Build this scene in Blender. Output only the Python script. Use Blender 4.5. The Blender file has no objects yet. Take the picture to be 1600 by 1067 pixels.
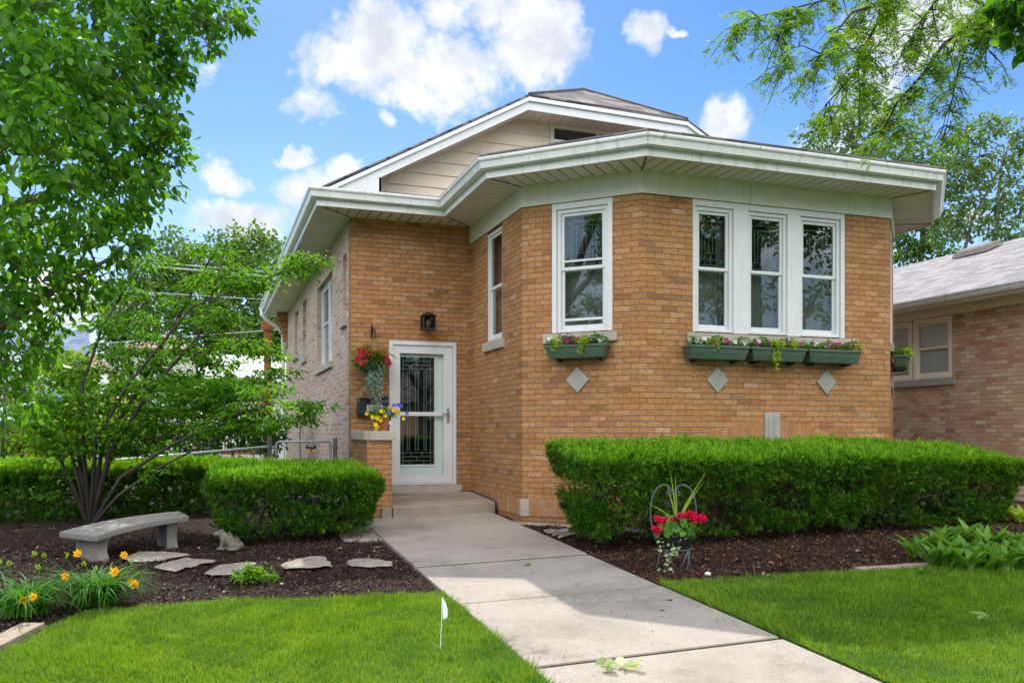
import bpy, bmesh, math, random
import numpy as np
from mathutils import Vector, Matrix
R = math.radians
scene = bpy.context.scene
COL = scene.collection

# ------------------------------------------------------------------ camera, sun, sky, exposure
cam_d = bpy.data.cameras.new("camera")
cam = bpy.data.objects.new("camera", cam_d); COL.objects.link(cam)
cam.location = (0, 0, 1.5)
cam.rotation_euler = (R(90), 0, R(-19.46))
cam_d.sensor_width = 36; cam_d.lens = 36 * 1343 / 1600
cam_d.shift_y = 141.5 / 1600
cam_d.clip_start = 0.05; cam_d.clip_end = 3000
scene.camera = cam

SUN_EL, SUN_AZ = 49.0, 6.0          # the sun stands behind the house, a little to its right
sun_d = bpy.data.lights.new("sun", 'SUN'); sun_d.energy = 2.05; sun_d.angle = R(0.53); sun_d.color = (1, .955, .88)
sun = bpy.data.objects.new("sun", sun_d); COL.objects.link(sun)
_d = Vector((-math.sin(R(SUN_AZ)) * math.cos(R(SUN_EL)), -math.cos(R(SUN_AZ)) * math.cos(R(SUN_EL)), -math.sin(R(SUN_EL))))
sun.rotation_euler = _d.to_track_quat('-Z', 'Y').to_euler()
sun.location = (3, 30, 30)
scene.view_settings.view_transform = 'Standard'; scene.view_settings.look = 'None'
scene.view_settings.exposure = 1.36; scene.view_settings.gamma = 1.0
scene.cycles.max_bounces = 10; scene.cycles.diffuse_bounces = 4; scene.cycles.transparent_max_bounces = 16
scene.cycles.caustics_reflective = False; scene.cycles.caustics_refractive = False
scene.cycles.use_denoising = True
scene.cycles.sample_clamp_indirect = 8

world = bpy.data.worlds.new("World"); scene.world = world; world.use_nodes = True
class NT:
    """small helper to wire shader nodes"""
    def __init__(s, tree): s.t = tree; tree.nodes.clear()
    def n(s, typ, **kw):
        nd = s.t.nodes.new(typ)
        for k, v in kw.items(): setattr(nd, k, v)
        return nd
    def put(s, sock, v):
        if isinstance(v, bpy.types.NodeSocket): s.t.links.new(v, sock)
        elif v is not None: sock.default_value = v
    def math(s, op, a, b=None, c=None, clamp=False):
        nd = s.n('ShaderNodeMath', operation=op); nd.use_clamp = clamp
        s.put(nd.inputs[0], a); s.put(nd.inputs[1], b); s.put(nd.inputs[2], c)
        return nd.outputs[0]
    def vmath(s, op, a, b=None):
        nd = s.n('ShaderNodeVectorMath', operation=op)
        s.put(nd.inputs[0], a)
        if op == 'SCALE': s.put(nd.inputs[3], b)
        else: s.put(nd.inputs[1], b)
        return nd.outputs['Value'] if op in ('DOT_PRODUCT', 'LENGTH', 'DISTANCE') else nd.outputs[0]
    def mix(s, f, a, b, blend='MIX'):
        nd = s.n('ShaderNodeMix', data_type='RGBA', blend_type=blend)
        s.put(nd.inputs[0], f); s.put(nd.inputs[6], a); s.put(nd.inputs[7], b)
        return nd.outputs[2]
    def noise(s, scale, detail=3, rough=.55, vec=None, dim='3D', out=0):
        nd = s.n('ShaderNodeTexNoise', noise_dimensions=dim)
        nd.inputs['Scale'].default_value = scale; nd.inputs['Detail'].default_value = detail; nd.inputs['Roughness'].default_value = rough
        if vec is not None: s.t.links.new(vec, nd.inputs['Vector'])
        return nd.outputs[out]
    def ramp(s, f, stops, interp='LINEAR'):
        nd = s.n('ShaderNodeValToRGB'); cr = nd.color_ramp; cr.interpolation = interp
        while len(cr.elements) < len(stops): cr.elements.new(.5)
        for e, (p, c) in zip(cr.elements, stops):
            e.position = p; e.color = (*c, 1) if len(c) == 3 else c
        s.put(nd.inputs[0], f); return nd.outputs[0]
    def range(s, v, a, b, c=0., d=1., smooth=False):
        nd = s.n('ShaderNodeMapRange'); nd.interpolation_type = 'SMOOTHSTEP' if smooth else 'LINEAR'
        s.put(nd.inputs[0], v); s.put(nd.inputs[1], a); s.put(nd.inputs[2], b); s.put(nd.inputs[3], c); s.put(nd.inputs[4], d)
        return nd.outputs[0]

def g4(c): return (*c, 1.0)

def build_sky():
    T = NT(world.node_tree)
    sky = T.n('ShaderNodeTexSky', sky_type='NISHITA')
    sky.sun_disc = False; sky.sun_elevation = R(SUN_EL); sky.sun_rotation = R(SUN_AZ)
    sky.air_density = 1.0; sky.dust_density = 0.25; sky.ozone_density = 2.2
    hs = T.n('ShaderNodeHueSaturation'); hs.inputs['Saturation'].default_value = 1.35; hs.inputs['Value'].default_value = .92; hs.inputs['Hue'].default_value = .512
    T.put(hs.inputs['Color'], sky.outputs[0])
    d = T.vmath('NORMALIZE', T.n('ShaderNodeTexCoord').outputs['Generated'])
    w1 = T.vmath('SUBTRACT', T.noise(5.5, 4, .55, d, out=1), (.5, .5, .5))
    w2 = T.vmath('SUBTRACT', T.noise(19, 5, .6, d, out=1), (.5, .5, .5))
    dn = T.vmath('ADD', d, T.vmath('ADD', T.vmath('SCALE', w1, .10), T.vmath('SCALE', w2, .05)))
    def field(rows):
      q = None
      for (az, el, ra, re, amt) in rows:
        a, e = R(az), R(el)
        rt = Vector((math.cos(a), -math.sin(a), 0)) / math.tan(R(ra))
        up = Vector((-math.sin(a) * math.sin(e), -math.cos(a) * math.sin(e), math.cos(e))) / math.tan(R(re))
        x = T.vmath('DOT_PRODUCT', dn, tuple(rt)); y = T.vmath('DOT_PRODUCT', dn, tuple(up))
        m = T.math('MULTIPLY_ADD', x, x, T.math('MULTIPLY', y, y))
        m = T.math('MULTIPLY', T.math('SUBTRACT', 1.0, m), amt)
        q = m if q is None else T.math('MAXIMUM', q, m)
      return q
    q = field(CLOUDS)
    fb = T.math('MULTIPLY_ADD', T.math('SUBTRACT', T.noise(30, 7, .7, d), .5), 1.6, T.math('MULTIPLY', T.math('SUBTRACT', T.noise(9, 8, .62, d), .5), 2.6))
    q2 = T.math('ADD', T.math('MULTIPLY_ADD', T.math('SUBTRACT', T.noise(75, 5, .7, d), .5), .9, fb), q)
    sep = T.n('ShaderNodeSeparateXYZ'); T.put(sep.inputs[0], d)
    above = T.range(sep.outputs[2], 0.0, .03)
    mask = T.math('MULTIPLY', T.range(q2, -.20, 1.05, 0, 1, True), above)
    # thick hearts of the clouds are a shade greyer than their edges
    rel = T.math('SUBTRACT', T.noise(11, 6, .6, T.vmath('ADD', d, (0, .012, .035))), T.noise(11, 6, .6, d))
    sh = T.range(T.math('MULTIPLY_ADD', rel, 3.2, T.math('MULTIPLY', q, .28)), -.15, .75)
    ccol = T.mix(sh, g4((5.6, 5.65, 5.75)), g4((3.9, 4.15, 4.6)))
    # unseen cloud bank added opposite the sun, brightened as fill for the shaded front
    fr = T.math('MULTIPLY', T.range(T.math('MULTIPLY_ADD', T.math('SUBTRACT', T.noise(4, 6, .6, d), .5), 1.6, field(FILL_CLOUDS)), -.1, .6, 0, 1, True), above)
    # thin veil that pales the sky towards the horizon
    veil = T.range(sep.outputs[2], 0.0, .40, .50, 0.0, True)
    base = T.mix(veil, hs.outputs[0], g4((4.4, 5.3, 6.5)))
    col = T.mix(mask, base, ccol)
    col = T.mix(fr, col, g4((17.2, 17.4, 17.7)))
    bg = T.n('ShaderNodeBackground'); bg.inputs[1].default_value = 0.077
    T.put(bg.inputs[0], col)
    T.put(T.n('ShaderNodeOutputWorld').inputs[0], bg.outputs[0])

# drifting cumulus: azimuth (from +Y, clockwise), elevation, half width, half height in degrees, density
CLOUDS = [(10.99, 23.13, 3.68, 2.71, 1.2),
    (15.2, 22.4, 4.32, 2.36, 1.2),
    (8.71, 21.92, 3.11, 2.14, 1.1),
    (13.09, 20.68, 4.36, 1.39, 0.9),
    (20.95, 24.6, 2.91, 3.29, 1.2),
    (19.03, 26.0, 3.06, 1.53, 1.1),
    (15.2, 25.59, 2.3, 1.53, 0.8),
    (6.06, 19.91, 1.37, 0.78, 0.7),
    (0.29, 16.64, 1.62, 1.08, 1.0),
    (0.74, 13.87, 3.33, 1.41, 1.1),
    (4.65, 17.31, 1.02, 0.63, 0.9),
    (5.45, 15.35, 2.39, 1.36, 0.9),
    (7.68, 16.37, 1.6, 0.8, 0.8),
    (10.78, 18.82, 0.88, 0.64, 0.7),
    (32.78, 19.8, 1.87, 1.8, 1.0),
    (27.81, 24.65, 1.07, 1.38, 0.95),
    (12.67, 26.35, 2.28, 0.95, 0.8),
    (44.59, 23.17, 3.9, 2.48, 1.1),
    (42.1, 19.84, 2.22, 2.22, 0.9),
    (46.99, 11.75, 1.85, 0.96, 0.8),
    (39.5, 17.29, 2.29, 2.29, 0.6),
    (29.59, 24.89, 0.76, 0.3, 0.6),
    (-0.21, 21.33, 1.12, 0.37, 0.5),
    (-8.4, 7.69, 4.48, 1.87, 0.8)
]
# fill clouds added out of view, behind the viewer on the street side
FILL_CLOUDS = [(185, 34, 44, 20, 1.3), (232, 38, 30, 17, 1.2), (138, 42, 30, 17, 1.2), (262, 26, 22, 13, 1.1), (108, 28, 18, 12, 1.0), (190, 66, 36, 16, 1.0)]
build_sky()

# ------------------------------------------------------------------ materials
def new_mat(name):
    m = bpy.data.materials.new(name); m.use_nodes = True
    return m, NT(m.node_tree)

def finish(T, col, rough=.7, bump=None, bump_d=.004, bump_s=.6, metal=0., spec=.5, coat=0.):
    b = T.n('ShaderNodeBsdfPrincipled')
    T.put(b.inputs['Base Color'], col); T.put(b.inputs['Roughness'], rough)
    b.inputs['Metallic'].default_value = metal; b.inputs['Specular IOR Level'].default_value = spec
    b.inputs['Coat Weight'].default_value = coat
    if bump is not None:
        bp = T.n('ShaderNodeBump'); bp.inputs['Strength'].default_value = bump_s; bp.inputs['Distance'].default_value = bump_d
        T.put(bp.inputs['Height'], bump); T.put(b.inputs['Normal'], bp.outputs[0])
    T.put(T.n('ShaderNodeOutputMaterial').inputs[0], b.outputs[0])
    return b

def obj_co(T): return T.n('ShaderNodeTexCoord').outputs['Object']

def plain(name, col, rough=.6, var=.12, scale=6., metal=0., spec=.5, bump_d=.002, dirt=None, fine=60., streak=False):
    """a painted or raw surface with soft mottling, a few specks and a fine grain"""
    m, T = new_mat(name); co = obj_co(T)
    n = T.noise(scale, 5, .6, co)
    lo = tuple(max(0, c * (1 - var)) for c in col); hi = tuple(min(1, c * (1 + var)) for c in col)
    c = T.ramp(n, [(.3, lo), (.7, hi)])
    if dirt:
        if streak: mp = T.n('ShaderNodeMapping'); mp.inputs['Scale'].default_value = (1.6, 1.6, .16); T.put(mp.inputs[0], co); dm = T.math('MULTIPLY', T.range(T.noise(scale * 3.2, 6, .7, mp.outputs[0]), .52, .72), T.range(T.noise(scale, 3, .6, co), .35, .6))
        else: dm = T.range(T.noise(scale * 2.3, 6, .7, co), .56, .72)
        c = T.mix(T.math('MULTIPLY', dm, dirt[1]), c, g4(dirt[0]))
    finish(T, c, T.range(T.noise(scale * 4, 3, .5, co), 0, 1, max(.05, rough - .1), min(1, rough + .1)), T.noise(fine, 4, .6, co), bump_d, .5, metal, spec)
    return m

def brick(name, stops, mortar, bw=.2032, bh=.0677, joint=.007, pit=.5, upright=False, rough=.85, light_edge=0., wob=.0035):
    m, T = new_mat(name)
    uv = T.n('ShaderNodeTexCoord').outputs['UV']
    wv = T.vmath('SCALE', T.vmath('SUBTRACT', T.noise(9, 3, .6, uv, out=1), (.5, .5, .5)), wob)
    sp = T.n('ShaderNodeSeparateXYZ'); T.put(sp.inputs[0], T.vmath('ADD', uv, wv))
    u, v = sp.outputs[0], sp.outputs[1]
    row = T.math('FLOOR', T.math('DIVIDE', v, bh))
    half = T.math('MULTIPLY', T.math('FLOORED_MODULO', row, 2), 0 if upright else .5)
    wn = T.n('ShaderNodeTexWhiteNoise', noise_dimensions='1D'); T.put(wn.inputs['W'], row)
    half = T.math('MULTIPLY_ADD', wn.outputs[0], 0 if upright else .10, half)
    uu = T.math('ADD', T.math('DIVIDE', u, bw), half)
    cell = T.math('FLOOR', uu)
    fu = T.math('SUBTRACT', uu, cell); fv = T.math('SUBTRACT', T.math('DIVIDE', v, bh), row)
    du = T.math('MULTIPLY', T.math('MINIMUM', fu, T.math('SUBTRACT', 1, fu)), bw)
    dv = T.math('MULTIPLY', T.math('MINIMUM', fv, T.math('SUBTRACT', 1, fv)), bh)
    cb = T.n('ShaderNodeCombineXYZ'); T.put(cb.inputs[0], cell); T.put(cb.inputs[1], row)
    w2 = T.n('ShaderNodeTexWhiteNoise', noise_dimensions='2D'); T.put(w2.inputs['Vector'], cb.outputs[0])
    # head joints are thin and often vanish, bed joints are raked deeper
    dmin = T.math('MINIMUM', T.math('MULTIPLY', du, 1.25), dv)
    jw = T.math('MULTIPLY', T.range(T.noise(30, 2, .5, uv), .3, .7, .55, 1.25), joint * .5)
    mask = T.range(T.math('SUBTRACT', dmin, jw), 0, .003, 0, 1, True)
    c = T.ramp(w2.outputs[0], stops)
    # every brick is a little different inside
    c = T.mix(T.math('MULTIPLY', T.range(T.noise(14, 4, .6, uv), .3, .75), .35), c, T.ramp(w2.outputs[0], [(p, tuple(x * .72 for x in col)) for p, col in stops]))
    mp = T.n('ShaderNodeMapping'); mp.inputs['Scale'].default_value = (17, 56, 20); T.put(mp.inputs[0], uv)
    scr = T.noise(1, 4, .65, mp.outputs[0])
    pits = T.math('MULTIPLY', T.range(scr, .50, .62), pit)
    c = T.mix(pits, c, T.mix(.62, c, g4((.10, .048, .018))))
    big = T.noise(.9, 4, .6, uv)
    c = T.mix(T.range(big, .35, .7, 0, .28), c, T.mix(1.0, c, g4((.70, .66, .62)), 'MULTIPLY'))
    mp2 = T.n('ShaderNodeMapping'); mp2.inputs['Scale'].default_value = (5, .55, 1); T.put(mp2.inputs[0], uv)
    c = T.mix(T.math('MULTIPLY', T.range(T.noise(1, 5, .65, mp2.outputs[0]), .56, .78), .45), c, T.mix(1., c, g4((.52, .47, .42)), 'MULTIPLY'))   # rain streaks and soot
    mc = T.mix(T.noise(40, 3, .6, uv), g4(tuple(x * .75 for x in mortar)), g4(tuple(min(1, x * 1.25) for x in mortar)))
    col = T.mix(mask, mc, c)
    h = T.math('ADD', T.math('MULTIPLY', mask, 1.0), T.math('MULTIPLY', scr, .5))
    h = T.math('ADD', h, T.math('MULTIPLY', w2.outputs[0], .25))
    finish(T, col, rough, h, .006, .85, spec=.25)
    return m

def shingle(name, stops, rowh=.13, tab=.28, rough=.9):
    m, T = new_mat(name)
    uv = T.n('ShaderNodeTexCoord').outputs['UV']
    wv = T.vmath('SCALE', T.vmath('SUBTRACT', T.noise(7, 2, .5, uv, out=1), (.5, .5, .5)), .012)
    sp = T.n('ShaderNodeSeparateXYZ'); T.put(sp.inputs[0], T.vmath('ADD', uv, wv))
    rv = T.math('DIVIDE', sp.outputs[1], rowh); row = T.math('FLOOR', rv); fv = T.math('SUBTRACT', rv, row)
    wn = T.n('ShaderNodeTexWhiteNoise', noise_dimensions='1D'); T.put(wn.inputs['W'], row)
    uu = T.math('ADD', T.math('DIVIDE', sp.outputs[0], tab), T.math('MULTIPLY', wn.outputs[0], 7.3))
    cell = T.math('FLOOR', uu); fu = T.math('SUBTRACT', uu, cell)
    cb = T.n('ShaderNodeCombineXYZ'); T.put(cb.inputs[0], cell); T.put(cb.inputs[1], row)
    w2 = T.n('ShaderNodeTexWhiteNoise', noise_dimensions='2D'); T.put(w2.inputs['Vector'], cb.outputs[0])
    c = T.ramp(w2.outputs[0], stops)
    c = T.mix(T.range(T.noise(160, 2, .6, uv), .35, .65, 0, .5), c, T.mix(1., c, g4((.55, .55, .55)), 'MULTIPLY'))
    c = T.mix(T.range(T.noise(.7, 4, .6, uv), .4, .7, 0, .35), c, T.mix(1., c, g4((.72, .7, .7)), 'MULTIPLY'))
    c = T.mix(T.range(fv, .02, .16, .72, 0.), c, g4((.035, .030, .030)))   # shadow at the butt edge of every course, painted dark
    # each course laps the one below; tabs differ in thickness
    h = T.math('ADD', T.math('SUBTRACT', 1, fv), T.math('MULTIPLY', w2.outputs[0], .5))
    edge = T.math('MINIMUM', T.range(fu, 0, .04), T.range(fv, .0, .10))
    finish(T, c, rough, T.math('MULTIPLY', h, edge), .012, .9, spec=.2)
    return m

def leafy(name, stops, trans=.35, rough=.45, spec=.35, scale=1.3, tcol=None, patch=.5):
    """foliage: every leaf its own tint, soft patches of tint over the plant, light passes through the blade"""
    m, T = new_mat(name)
    gi = T.n('ShaderNodeNewGeometry')
    co = obj_co(T)
    f = T.math('ADD', T.math('MULTIPLY', gi.outputs['Random Per Island'], 1 - patch), T.math('MULTIPLY', T.range(T.noise(scale, 3, .6, co), .3, .7), patch))
    c = T.ramp(f, stops)
    b = T.n('ShaderNodeBsdfPrincipled'); T.put(b.inputs['Base Color'], c)
    b.inputs['Roughness'].default_value = rough; b.inputs['Specular IOR Level'].default_value = spec
    tr = T.n('ShaderNodeBsdfTranslucent')
    T.put(tr.inputs[0], T.mix(1., c, g4(tcol or (1.9, 1.75, .7)), 'MULTIPLY'))
    mx = T.n('ShaderNodeMixShader'); mx.inputs[0].default_value = trans
    T.put(mx.inputs[1], b.outputs[0]); T.put(mx.inputs[2], tr.outputs[0])
    T.put(T.n('ShaderNodeOutputMaterial').inputs[0], mx.outputs[0])
    return m

def glass_mat(name, tint=(.82, .86, .84), boost=1.6, base=.05, rough=.0):
    m, T = new_mat(name)
    fr = T.n('ShaderNodeFresnel')
    T.put(fr.inputs[0], T.math('MULTIPLY_ADD', T.n('ShaderNodeNewGeometry').outputs['Backfacing'], 1 / 1.52 - 1.52, 1.52))   # same reflection from either side of a thin pane
    g = T.n('ShaderNodeBsdfGlossy'); g.inputs['Roughness'].default_value = rough
    # rolled and hung panes are never quite flat
    bp = T.n('ShaderNodeBump'); bp.inputs['Strength'].default_value = .12; bp.inputs['Distance'].default_value = .004
    T.put(bp.inputs['Height'], T.noise(3.0, 2, .5, obj_co(T))); T.put(g.inputs['Normal'], bp.outputs[0])
    t = T.n('ShaderNodeBsdfTransparent'); t.inputs[0].default_value = g4(tint)
    mx = T.n('ShaderNodeMixShader'); T.put(mx.inputs[0], T.math('MULTIPLY_ADD', fr.outputs[0], boost, base, True))
    T.put(mx.inputs[1], t.outputs[0]); T.put(mx.inputs[2], g.outputs[0])
    T.put(T.n('ShaderNodeOutputMaterial').inputs[0], mx.outputs[0])
    return m

def concrete(name, col, stain=(.16, .14, .11)):
    m, T = new_mat(name); co = obj_co(T)
    c = T.ramp(T.noise(1.6, 6, .62, co), [(.32, tuple(x * .80 for x in col)), (.5, col), (.72, tuple(min(1, x * 1.10) for x in col))])
    c = T.mix(T.range(T.noise(75, 4, .8, co), .49, .62, 0, .6), c, g4(tuple(x * .55 for x in col)))
    c = T.mix(T.range(T.noise(85, 3, .7, T.vmath('ADD', co, (4, 7, 1))), .55, .68, 0, .5), c, g4(tuple(min(1, x * 1.35) for x in col)))
    st = T.math('MULTIPLY', T.range(T.noise(1.1, 5, .65, T.vmath('ADD', co, (9, 2, 3))), .49, .68), T.range(T.noise(14, 4, .7, co), .35, .65, .2, 1))
    c = T.mix(T.math('MULTIPLY', st, .9), c, g4(stain))
    finish(T, c, .9, T.noise(190, 4, .7, co), .003, .6, spec=.25)
    return m

MB_ORANGE = [(0, (0.29, 0.142, 0.056)), (0.05, (0.4, 0.195, 0.07)), (0.3, (0.449, 0.216, 0.086)), (0.6, (0.479, 0.236, 0.098)), (0.88, (0.508, 0.261, 0.115)), (0.96, (0.548, 0.307, 0.152)), (0.97, (0.415, 0.15, 0.065)), (0.985, (0.316, 0.195, 0.098)), (1, (0.583, 0.37, 0.217))]
M_FACE = brick('face_brick', MB_ORANGE, (.20, .115, .080), joint=.0068, pit=.8)
M_SOLD = brick('soldier_brick', MB_ORANGE, (.36, .22, .16), bw=.0677, bh=.2032, upright=True, pit=.75)
MB_COMMON = [(0, (.36, .21, .16)), (.15, (.52, .35, .25)), (.45, (.62, .48, .36)), (.75, (.58, .40, .31)), (.9, (.46, .26, .19)), (1, (.70, .60, .48))]
M_COMMON = brick('common_brick', MB_COMMON, (.55, .48, .40), bw=.215, bh=.072, joint=.016, pit=.3, wob=.012)
MB_PINK = [(0, (0.414, 0.207, 0.132)), (0.2, (0.558, 0.315, 0.207)), (0.5, (0.63, 0.387, 0.264)), (0.72, (0.612, 0.405, 0.273)), (0.86, (0.702, 0.54, 0.378)), (0.92, (0.486, 0.243, 0.154)), (1, (0.738, 0.63, 0.458))]
M_PINK = brick('neighbour_brick', MB_PINK, (.36, .28, .23), bw=.20, bh=.0677, joint=.010, pit=.25, wob=.008)
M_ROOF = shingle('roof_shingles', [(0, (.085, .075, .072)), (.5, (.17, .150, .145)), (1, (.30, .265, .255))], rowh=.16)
M_ROOF_GREY = shingle('grey_shingles', [(0, (.23, .22, .22)), (.5, (.31, .29, .285)), (1, (.40, .375, .36))])
M_ROOF_BLUE = shingle('blue_shingles', [(0, (.11, .15, .24)), (.5, (.15, .20, .31)), (1, (.21, .27, .39))], rowh=.2, tab=.5)
M_ROOF_PINK = shingle('tan_shingles', [(0, (.30, .19, .15)), (.5, (.38, .26, .20)), (1, (.46, .33, .27))])
M_WHITE = plain('white_vinyl', (.67, .68, .69), .38, .05, 3, dirt=((.42, .41, .38), .45), streak=True)
M_ALU = plain('white_aluminium', (.67, .68, .66), .45, .10, 2.2, dirt=((.30, .28, .22), .75), streak=True)
M_ATTIC = plain('attic_soffit_boards', (.68, .575, .49), .6, .08, 2)
M_SOFFIT = plain('soffit_boards', (.69, .68, .62), .6, .08, 2, dirt=((.45, .43, .37), .3))
M_FRIEZE = plain('frieze_paint', (.66, .645, .565), .6, .09, 3, dirt=((.36, .34, .27), .6), streak=True)
M_SIDING = plain('cream_siding', (.82, .70, .55), .5, .08, 2, dirt=((.42, .33, .25), .3))
M_BEIGE = plain('beige_trim', (.74, .655, .54), .5, .06, 4)
M_GUTTER = plain('gutter_metal', (.72, .74, .73), .35, .08, 2.5, dirt=((.25, .24, .20), .75), streak=True)
M_STONE = plain('limestone', (.43, .37, .31), .85, .14, 5, dirt=((.27, .22, .18), .5), bump_d=.004, fine=120)
M_STONE_GREY = plain('grey_limestone', (.34, .325, .30), .85, .12, 7, dirt=((.22, .21, .18), .5), bump_d=.004, fine=120)
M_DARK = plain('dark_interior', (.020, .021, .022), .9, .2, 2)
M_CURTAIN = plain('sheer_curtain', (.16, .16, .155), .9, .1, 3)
M_LEAD = plain('lead_came', (.15, .20, .19), .45, .2, 30, metal=.4)
M_JEWEL = plain('green_jewel_glass', (.03, .32, .20), .12, .2, 20)
M_IRON = plain('grey_blue_iron', (.075, .088, .105), .4, .25, 20)
M_EDGE = concrete('pinkish_edging', (.40, .29, .25), (.22, .17, .14))
M_GROOVE = plain('shaded_groove', (.11, .105, .09), .9, .2, 4)  # dark colour that stands in for shade in the soffit grooves
M_BLACK = plain('black_metal', (.012, .013, .015), .38, .3, 20)
M_NAVY = plain('black_enamel', (.010, .013, .020), .3, .3, 8)
M_STEEL = plain('brushed_steel', (.38, .37, .35), .35, .1, 20, metal=.9)
M_GALV = plain('galvanised_steel', (.30, .33, .36), .45, .15, 14, metal=.5)
M_GREENBOX = plain('green_planter_plastic', (.060, .100, .068), .45, .14, 5, dirt=((.13, .15, .11), .35))
M_TERRA = plain('terracotta', (.34, .105, .050), .75, .15, 8, dirt=((.42, .25, .18), .3))
M_SOIL = plain('potting_soil', (.035, .024, .016), .95, .4, 40, bump_d=.02)
M_WALK = concrete('walk_concrete', (.36, .315, .265))
M_STEP = concrete('step_concrete', (.34, .28, .22))
M_BENCH = concrete('cast_stone', (.255, .235, .205), (.14, .13, .11))
M_FLAG = concrete('flagstone', (.36, .32, .26), (.15, .12, .08))
M_FOUND = concrete('foundation', (.36, .32, .28))
M_WOOD = plain('stained_wood', (.30, .105, .035), .6, .25, 9, fine=30)
M_BARK = plain('dark_bark', (.052, .040, .032), .9, .35, 14, bump_d=.012, fine=45)
M_BARK_GREY = plain('grey_bark', (.16, .135, .115), .9, .3, 12, bump_d=.012, fine=45)
M_BLUEMET = plain('pale_blue_siding', (.42, .55, .62), .6, .06, 2)
M_PALE = plain('pale_stucco', (.62, .60, .57), .8, .08, 1.5)
M_WIRE = plain('utility_wire', (.45, .47, .50), .5, .1, 3)
M_TIMBER = plain('edging_timber', (.30, .245, .165), .85, .3, 8, bump_d=.008, fine=30)
M_GLASS = glass_mat('window_glass', (.84, .88, .86), 1.35, .03)
M_LANTERN = glass_mat('lantern_glass', (.62, .62, .60), .35, .01)
M_GLASS_DOOR = glass_mat('door_glass', (.96, .98, .97), .75, .015)
M_DOORPAINT = plain('pale_green_door_paint', (.80, .86, .84), .4, .03, 3)
M_BLIND = plain('white_blind', (.84, .84, .83), .7, .05, 3)
M_FLAGV = plain('white_marker_vinyl', (.78, .80, .82), .4, .03, 20)
M_TRUNKDK = plain('thin_dark_twigs', (.035, .027, .022), .9, .3, 14, bump_d=.01, fine=45)
# flowers
def petal(name, col, tr=.3):
    return leafy(name, [(0, tuple(c * .75 for c in col)), (1, tuple(min(1, c * 1.1) for c in col))], tr, .5, .2, 20, (1.2, 1.1, 1.1), .1)
M_RED = petal('coral_red_petals', (.84, .075, .135)); M_PINKF = petal('crimson_petals', (.78, .012, .10))
M_MAG = petal('magenta_petals', (.62, .02, .30)); M_WHT = petal('white_petals', (.80, .80, .80)); M_YEL = petal('yellow_petals', (.88, .60, .01))
M_LILY = petal('lily_petals', (.92, .50, .012)); M_BLUE = petal('violet_blue_petals', (.15, .13, .68)); M_LILAC = petal('pale_pink_petals', (.72, .50, .62))
# leaves
L_YEW = leafy('yew_needles', [(0, (.014, .056, .006)), (.4, (.038, .125, .008)), (.75, (.092, .22, .011)), (1, (.20, .36, .018))], .36, .5, .25, 5.0)
L_YEWLIT = leafy('yew_lit_tops', [(0, (.085, .24, .010)), (.5, (.17, .37, .015)), (1, (.30, .50, .025))], .38, .5, .25, 5.0)  # paler tint that paints overhead light onto the hedge tops
L_BROAD = leafy('broad_leaves', [(0, (.032, .105, .010)), (.5, (.075, .215, .013)), (1, (.16, .35, .022))], .58, .38, .4, 1.1, None, .3)
L_DOG = leafy('dogwood_leaves', [(0, (.035, .115, .010)), (.5, (.070, .20, .014)), (1, (.16, .32, .024))], .55, .6, .15, 1.6)
L_LOC = leafy('locust_leaflets', [(0, (.055, .14, .014)), (.5, (.12, .245, .020)), (1, (.21, .35, .030))], .58, .5, .3, 1.0)
L_FAR = leafy('far_tree_leaves', [(0, (.050, .115, .022)), (.5, (.090, .185, .032)), (1, (.15, .26, .050))], .38, .5, .3, .35)
L_FARB = leafy('far_airy_leaves', [(0, (.060, .130, .045)), (.5, (.11, .20, .060)), (1, (.17, .28, .070))], .38, .45, .4, .4)
L_LIME = leafy('lime_shrub_leaves', [(0, (.10, .18, .015)), (.5, (.19, .30, .02)), (1, (.32, .40, .03))], .45, .5, .3, 1.0)
L_SHRUB = leafy('shrub_leaves', [(0, (.015, .055, .012)), (.5, (.035, .10, .018)), (1, (.07, .16, .03))], .35, .5, .3, 1.0)
L_STRAP = leafy('strap_leaves', [(0, (.035, .13, .014)), (.5, (.065, .21, .020)), (1, (.12, .29, .030))], .45, .6, .15, 3)
L_HOSTA = leafy('paddle_leaves', [(0, (.065, .175, .022)), (.5, (.125, .28, .032)), (1, (.20, .37, .045))], .38, .4, .4, 3)
L_SPROUT = leafy('sprout_leaves', [(0, (.07, .20, .014)), (.5, (.14, .32, .020)), (1, (.24, .42, .03))], .4, .5, .3, 6)
L_CREEP = leafy('bright_creeper_leaves', [(0, (.20, .33, .015)), (.5, (.30, .44, .02)), (1, (.42, .52, .04))], .4, .5, .3, 8)
L_POT = leafy('pot_leaves', [(0, (.035, .12, .018)), (.5, (.085, .22, .026)), (1, (.16, .33, .04))], .3, .45, .4, 8)
L_FERN = leafy('fern_fronds', [(0, (.10, .20, .015)), (1, (.24, .36, .03))], .4, .5, .3, 6)
L_SILVER = leafy('silver_trailing_leaves', [(0, (.17, .25, .18)), (.5, (.27, .36, .27)), (1, (.42, .50, .40))], .2, .6, .3, 10, (1, 1.1, 1))
L_IVY = leafy('variegated_ivy_leaves', [(0, (.15, .26, .08)), (.5, (.35, .45, .22)), (1, (.6, .66, .42))], .3, .5, .3, 10)
L_SPIKE = leafy('spike_leaves', [(0, (.20, .30, .03)), (1, (.36, .46, .07))], .3, .5, .3, 5)
L_GRASS = leafy('lawn_blades', [(0, (.040, .125, .010)), (.4, (.115, .24, .012)), (.75, (.22, .36, .017)), (.93, (.26, .37, .03)), (.965, (.34, .34, .10)), (1, (.42, .36, .19))], .40, .5, .3, 2.6, (1.5, 1.4, .5), .45)

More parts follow.
